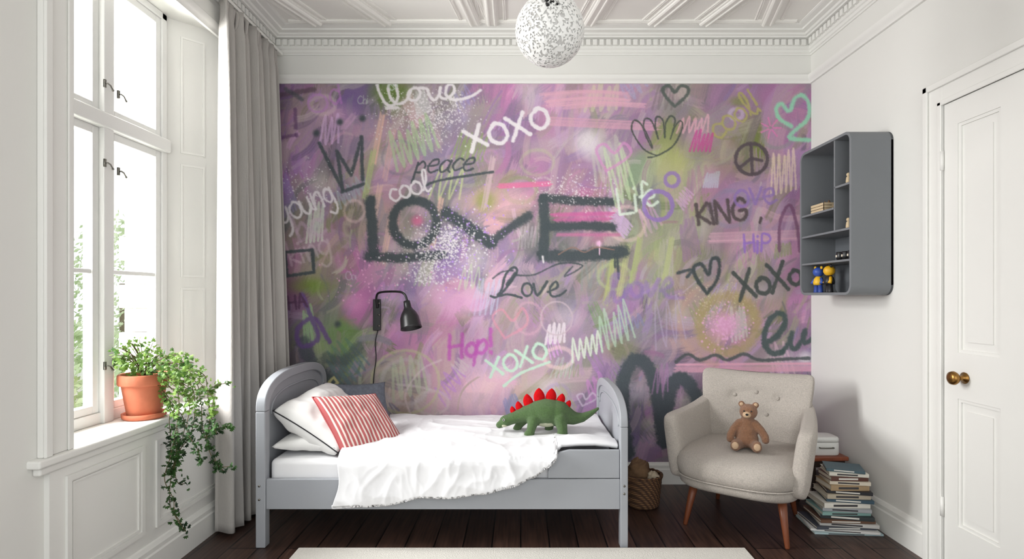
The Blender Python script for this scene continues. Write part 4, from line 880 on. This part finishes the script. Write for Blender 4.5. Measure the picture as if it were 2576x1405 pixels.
# ---------------------------------------------------------------- books
bmats = {}
def bookmat(c):
    if c not in bmats: bmats[c] = mat('book_cover', c, .45, .04, 20)
    return bmats[c]
def book(x, y, z, w, d, h, rz, c, label, group, cat='book'):
    t = thing('book', label, cat, (x, y, z), rz, group); th = min(.0025, h*.2)
    b = MB(); b.box(-w/2, w/2, -d/2, d/2, 0, th); b.box(-w/2, w/2, -d/2, d/2, h-th, h); b.box(-w/2, w/2, -d/2, -d/2+.003, th, h-th)
    b.build('cover', bookmat(c), t, world=False, bevel=.0008, seg=1)
    MB().box(-w/2+.004, w/2-.003, -d/2+.003, d/2-.004, th, h-th).build('pages', 'paper', t, world=False)
    MB().box(-w*.3, w*.22, -d/2-.0006, -d/2, h*.3, h*.7).build('title_band', bookmat((225, 222, 214) if sum(c) < 380 else (60, 58, 60)), t, world=False)
stack = [ # from the floor up: width, depth, thickness, rot deg, x shift, colour, words
 (.36,.25,.010,2,.02,(176,196,200),'pale turquoise magazine at the very bottom of the front pile'),
 (.35,.24,.012,-4,.01,(222,220,218),'thin white magazine second from the bottom of the front pile'),
 (.32,.22,.014,4,-.02,(74,78,88),'thin slate grey magazine third from the bottom of the front pile'),
 (.30,.22,.020,-4,.010,(200,198,194),'wide light grey book fourth from the bottom of the front pile'),
 (.29,.22,.016,3,-.01,(110,80,62),'brown cover book fifth from the bottom of the front pile'),
 (.27,.21,.022,-6,.005,(54,60,62),'wide charcoal book sixth from the bottom of the front pile'),
 (.26,.20,.018,4,-.015,(136,172,166),'pale sage book low in the front pile'),
 (.25,.20,.020,-3,.0,(168,170,174),'mid grey book resting on the pale sage book'),
 (.25,.19,.028,5,-.010,(228,224,214),'thick white book in the middle of the front pile'),
 (.24,.19,.018,-5,.008,(60,84,100),'petrol blue book in the middle of the front pile'),
 (.23,.18,.026,2,-.008,(188,176,156),'beige book just above the petrol blue book'),
 (.23,.18,.018,-7,.010,(40,40,44),'black cover book in the upper half of the front pile'),
 (.21,.17,.030,5,-.004,(172,146,112),'tan book in the upper half of the front pile'),
 (.21,.165,.020,-3,.010,(222,212,194),'ivory paperback fourth from the top of the front pile'),
 (.20,.155,.024,4,.0,(92,56,46),'dark russet paperback third from the top of the front pile'),
 (.20,.155,.020,-5,.008,(226,222,210),'cream paperback second from the top of the front pile'),
 (.19,.145,.016,-14,.004,(74,98,108),'blue grey paperback on the very top of the front pile')]
z = 0.0
for (w, d, h, rz, dx, c, lb) in stack:
    rzz = R(rz-6); hx = abs(w/2*math.cos(rzz))+abs(d/2*math.sin(rzz)); x = min(1.80+dx*1.0+(.015 if w < .25 else 0), XR-.03-hx)
    book(x, 3.13, z, w, d, h, rzz, c, lb, 'books piled on the floor by the right wall'); z += h+.0003
sd = thing('side_table', 'small low reddish wooden side table in the corner behind the floor books', 'side table', (1.85, 3.43, 0), R(3))
MB().box(-.115, .115, -.11, .11, .305, .330).build('table_top', 'tabletop', sd, world=False, bevel=.006)
MB().box(-.10, .10, -.095, .095, .265, .305).build('apron', 'darkwood', sd, world=False, bevel=.003)
MB().box(-.095, .095, -.09, .09, .05, .065).build('lower_shelf', 'darkwood', sd, world=False, bevel=.002)
for a in (-1, 1):
    for c in (-1, 1): MB().box(a*.092-.010, a*.092+.010, c*.087-.010, c*.087+.010, 0, .265).build('leg', 'darkwood', sd, world=False, bevel=.003)
z = .0655
for (w, d, h, rz, c, lb) in ((.15,.15,.05,2,(34,34,38),'thick black book at the bottom of the shelf under the side table'), (.15,.145,.045,-4,(70,58,52),'dark brown book in the middle of the shelf under the side table'), (.145,.14,.04,3,(110,104,98),'grey book topmost on the shelf under the side table')):
    book(1.85, 3.42, z, w, d, h, R(rz), c, lb, 'books under the side table'); z += h+.0003
wc = thing('storage_case', 'small white case with a handle on the reddish side table', 'case', (1.845, 3.42, .3305))
b = MB(); b.loft([[Vector((x, y, zz)) for x, y in se(32, .092*k, .07*k, 5)] for zz, k in ((.0, .95), (.006, 1), (.07, 1), (.078, .97))], True); b.build('case_body', 'white', wc, world=False, smooth=True)
b = MB(); b.loft([[Vector((x, y, zz)) for x, y in se(32, .092*k, .07*k, 5)] for zz, k in ((.080, 1), (.098, 1), (.108, .95), (.11, .7))], True); b.build('lid', 'white', wc, world=False, smooth=True)
MB().tube(cm([(-.04, -.071, .05), (-.035, -.085, .05), (.035, -.085, .05), (.04, -.071, .05)], 5), .004, 8).build('handle', 'steel', wc, world=False, smooth=True)
# ---------------------------------------------------------------- wall shelf
sx0, sx1, sy0, sy1, sz0, sz1 = 1.777, XR-.001, 2.985, 3.53, 1.30, 2.193
sh_ = thing('wall_shelf', 'grey rounded wall cabinet with open compartments on the right wall', 'shelf', (sx1, (sy0+sy1)/2, sz0))
def rr(y0, y1, z0, z1, r_, n=8):
    o_ = []
    for (cy, cz, a0_) in ((y1-r_, z1-r_, 0), (y0+r_, z1-r_, 90), (y0+r_, z0+r_, 180), (y1-r_, z0+r_, 270)):
        for k in range(n+1): a = R(a0_+90*k/n); o_.append((cy+r_*math.cos(a), cz+r_*math.sin(a)))
    return o_
T = .016; oo = rr(sy0, sy1, sz0, sz1, .055); ii = rr(sy0+T, sy1-T, sz0+T, sz1-T, .04)
v3 = lambda x, L_: [Vector((x, a, c)) for a, c in L_]
b = MB(); b.loft([v3(sx1-.01, ii), v3(sx0, ii), v3(sx0, oo), v3(sx1, oo)], False)
b.build('cabinet_shell', 'shelfgrey', sh_, bevel=.0015, seg=1)
MB().loft([v3(sx1-.012, oo), v3(sx1, oo)], True).build('back_panel', 'shelfin', sh_)
ydv = 3.15
for (a, c, zz) in ((ydv, sy1-T, 1.80), (sy0+T, ydv, 1.915), (sy0+T, sy1-T, 1.668), (sy0+T, sy1-T, 1.498)): box('shelf_board', 'shelfgrey', sx0+.004, sx1-.012, a, c, zz-.012, zz, sh_, .001)
box('divider', 'shelfgrey', sx0+.004, sx1-.012, ydv-.006, ydv+.006, 1.668, sz1-T, sh_, .001)
ct = thing('wooden_crate', 'tiny pale wooden crate on the upper left shelf of the wall cabinet', 'crate', (1.84, 3.36, 1.80))
for k in range(3):
    b = MB(); z0 = .002+.017*k; b.box(-.045, -.042, -.073, .073, z0, z0+.014); b.box(.042, .045, -.073, .073, z0, z0+.014); b.box(-.045, .045, -.073, -.07, z0, z0+.014); b.box(-.045, .045, .07, .073, z0, z0+.014); b.build('slat', 'palewood', ct, world=False)
MB().box(-.042, .042, -.07, .07, 0, .004).build('base', 'palewood', ct, world=False)
for k, lb in enumerate(('small brown pine cone poking out of the tiny crate, nearest the divider', 'small brown pine cone poking out at the middle of the tiny crate', 'small brown pine cone at the far end of the tiny crate')):
    b = MB(); b.lathe([(.002, 0), (.014, .006), (.016, .014), (.018, .022), (.014, .026), (.015, .034), (.009, .048), (.002, .062)], (1.84, 3.31+.045*k, 1.806), n=10); tag(b.build('pine_cone', 'cloth', smooth=True), lb, 'pine cone', 'pine cones in the tiny crate')
for k, (y, lb) in enumerate(((3.05, 'small black pot on the wall cabinet shelf, nearest the room'), (3.105, 'small black pot on the wall cabinet shelf, middle of three'), (3.16, 'small black pot on the wall cabinet shelf, farthest of three'))):
    t = thing('toy_pot', lb, 'pot', (1.82, y, 1.498), 0, 'small black pots on the cabinet shelf'); MB().lathe([(0, 0), (.017, 0), (.021, .02), (.021, .044), (.018, .048), (.017, .045), (0, .04)], n=18).build('pot_body', 'black', t, world=False, smooth=True); MB().box(-.0225, -.0205, -.006, .006, .018, .030).build('tag', 'paper', t, world=False)
for (zz, lb, m_) in ((1.915, 'tiny pale wooden peg doll on the upper right cabinet shelf', 'palewood'), (1.668, 'tiny pale wooden peg doll on the lower right cabinet shelf', 'palewood')):
    t = thing('peg_doll', lb, 'toy', (1.80, 3.045, zz), 0, 'peg dolls in the wall cabinet'); MB().lathe([(0, 0), (.013, 0), (.014, .01), (.011, .032), (.006, .038)], n=16).build('doll_body', m_, t, world=False, smooth=True); MB().ball((0, 0, .047), .011, 12).build('head', 'palewood', t, world=False, smooth=True)
def figure(loc, rz, cb, chh, cl, lb, s_=1.):
    t = thing('toy_figure', lb, 'toy', loc, rz, 'toy figures in the bottom of the wall cabinet')
    for sg in (-1, 1):
        MB().tube([(0, sg*.016*s_, 0), (0, sg*.016*s_, .006), (0, sg*.014*s_, .045*s_)], [.015*s_, .014*s_, .011*s_], 12).build('leg', bookmat(cl), t, world=False, smooth=True)
        MB().tube([(0, sg*.022*s_, .078*s_), (-.006, sg*.034*s_, .062*s_), (-.012, sg*.036*s_, .048*s_)], [.008*s_, .008*s_, .010*s_], 10).build('arm', bookmat(chh), t, world=False, smooth=True)
        MB().ball((0, sg*.024*s_, .136*s_), .009*s_, 10, (.6, 1, 1)).build('ear', bookmat(cb), t, world=False, smooth=True)
    MB().lathe([(0, .04*s_), (.024*s_, .042*s_), (.027*s_, .055*s_), (.022*s_, .075*s_), (.012*s_, .088*s_), (0, .09*s_)], n=20).build('torso', bookmat(cb), t, world=False, smooth=True)
    MB().ball((0, 0, .112*s_), .028*s_, 16, (1, 1, .95)).build('head', bookmat(chh), t, world=False, smooth=True)
figure((1.825, 3.40, sz0+T), R(10), (232, 184, 40), (52, 84, 170), (44, 70, 150), 'blue toy figure with a yellow body in the lowest compartment', 1.12)
figure((1.83, 3.29, sz0+T), R(-10), (28, 28, 32), (232, 178, 36), (30, 30, 34), 'yellow headed toy figure with a black body in the lowest compartment', 1.15)
# ---------------------------------------------------------------- rug
b = MB(); b.box(-1.135, 1.145, 1.0, 2.835, .001, .012)
rg_ = thing('rug', 'cream flat woven rug on the dark floor in front of the bed', 'rug', (0, 1.9, 0)); b.build('rug_pile', 'rug', rg_, bevel=.004)
# ---------------------------------------------------------------- light
w = bpy.data.worlds.new('sky'); bpy.context.scene.world = w; w.use_nodes = True
bg = w.node_tree.nodes['Background']; bg.inputs[0].default_value = (.97, .99, 1, 1); bg.inputs[1].default_value = 1.3
def area(name, loc, tgt, sx, sy, e, c=(1, 1, 1)):
    l = bpy.data.lights.new(name, 'AREA'); l.shape = 'RECTANGLE'; l.size = sx; l.size_y = sy; l.energy = e; l.color = c
    o = bpy.data.objects.new(name, l); C.objects.link(o); o.location = loc; o.rotation_euler = (Vector(tgt)-Vector(loc)).to_track_quat('-Z', 'Y').to_euler(); return o
area('daylight', (-3.3, 2.1, 2.3), (0, 3.0, 1.0), 1.8, 2.2, 560, (1, 1, .985))
area('front_fill', (-.4, -.9, 1.9), (.2, 3.2, 1.9), 3.0, 2.2, 26, (.98, 1, .97))  # added soft fill from behind the camera, not a fixture of the room
cam = bpy.data.cameras.new('camera'); cam.sensor_width = 36; cam.lens = 36*F/2576; cam.shift_x = -22/2576; cam.shift_y = 39.5/2576; cam.clip_start = .05
co_ = bpy.data.objects.new('camera', cam); C.objects.link(co_); co_.location = (0, 0, EYE); co_.rotation_euler = (R(90), 0, 0); bpy.context.scene.camera = co_
bpy.context.scene.view_settings.view_transform = 'Standard'
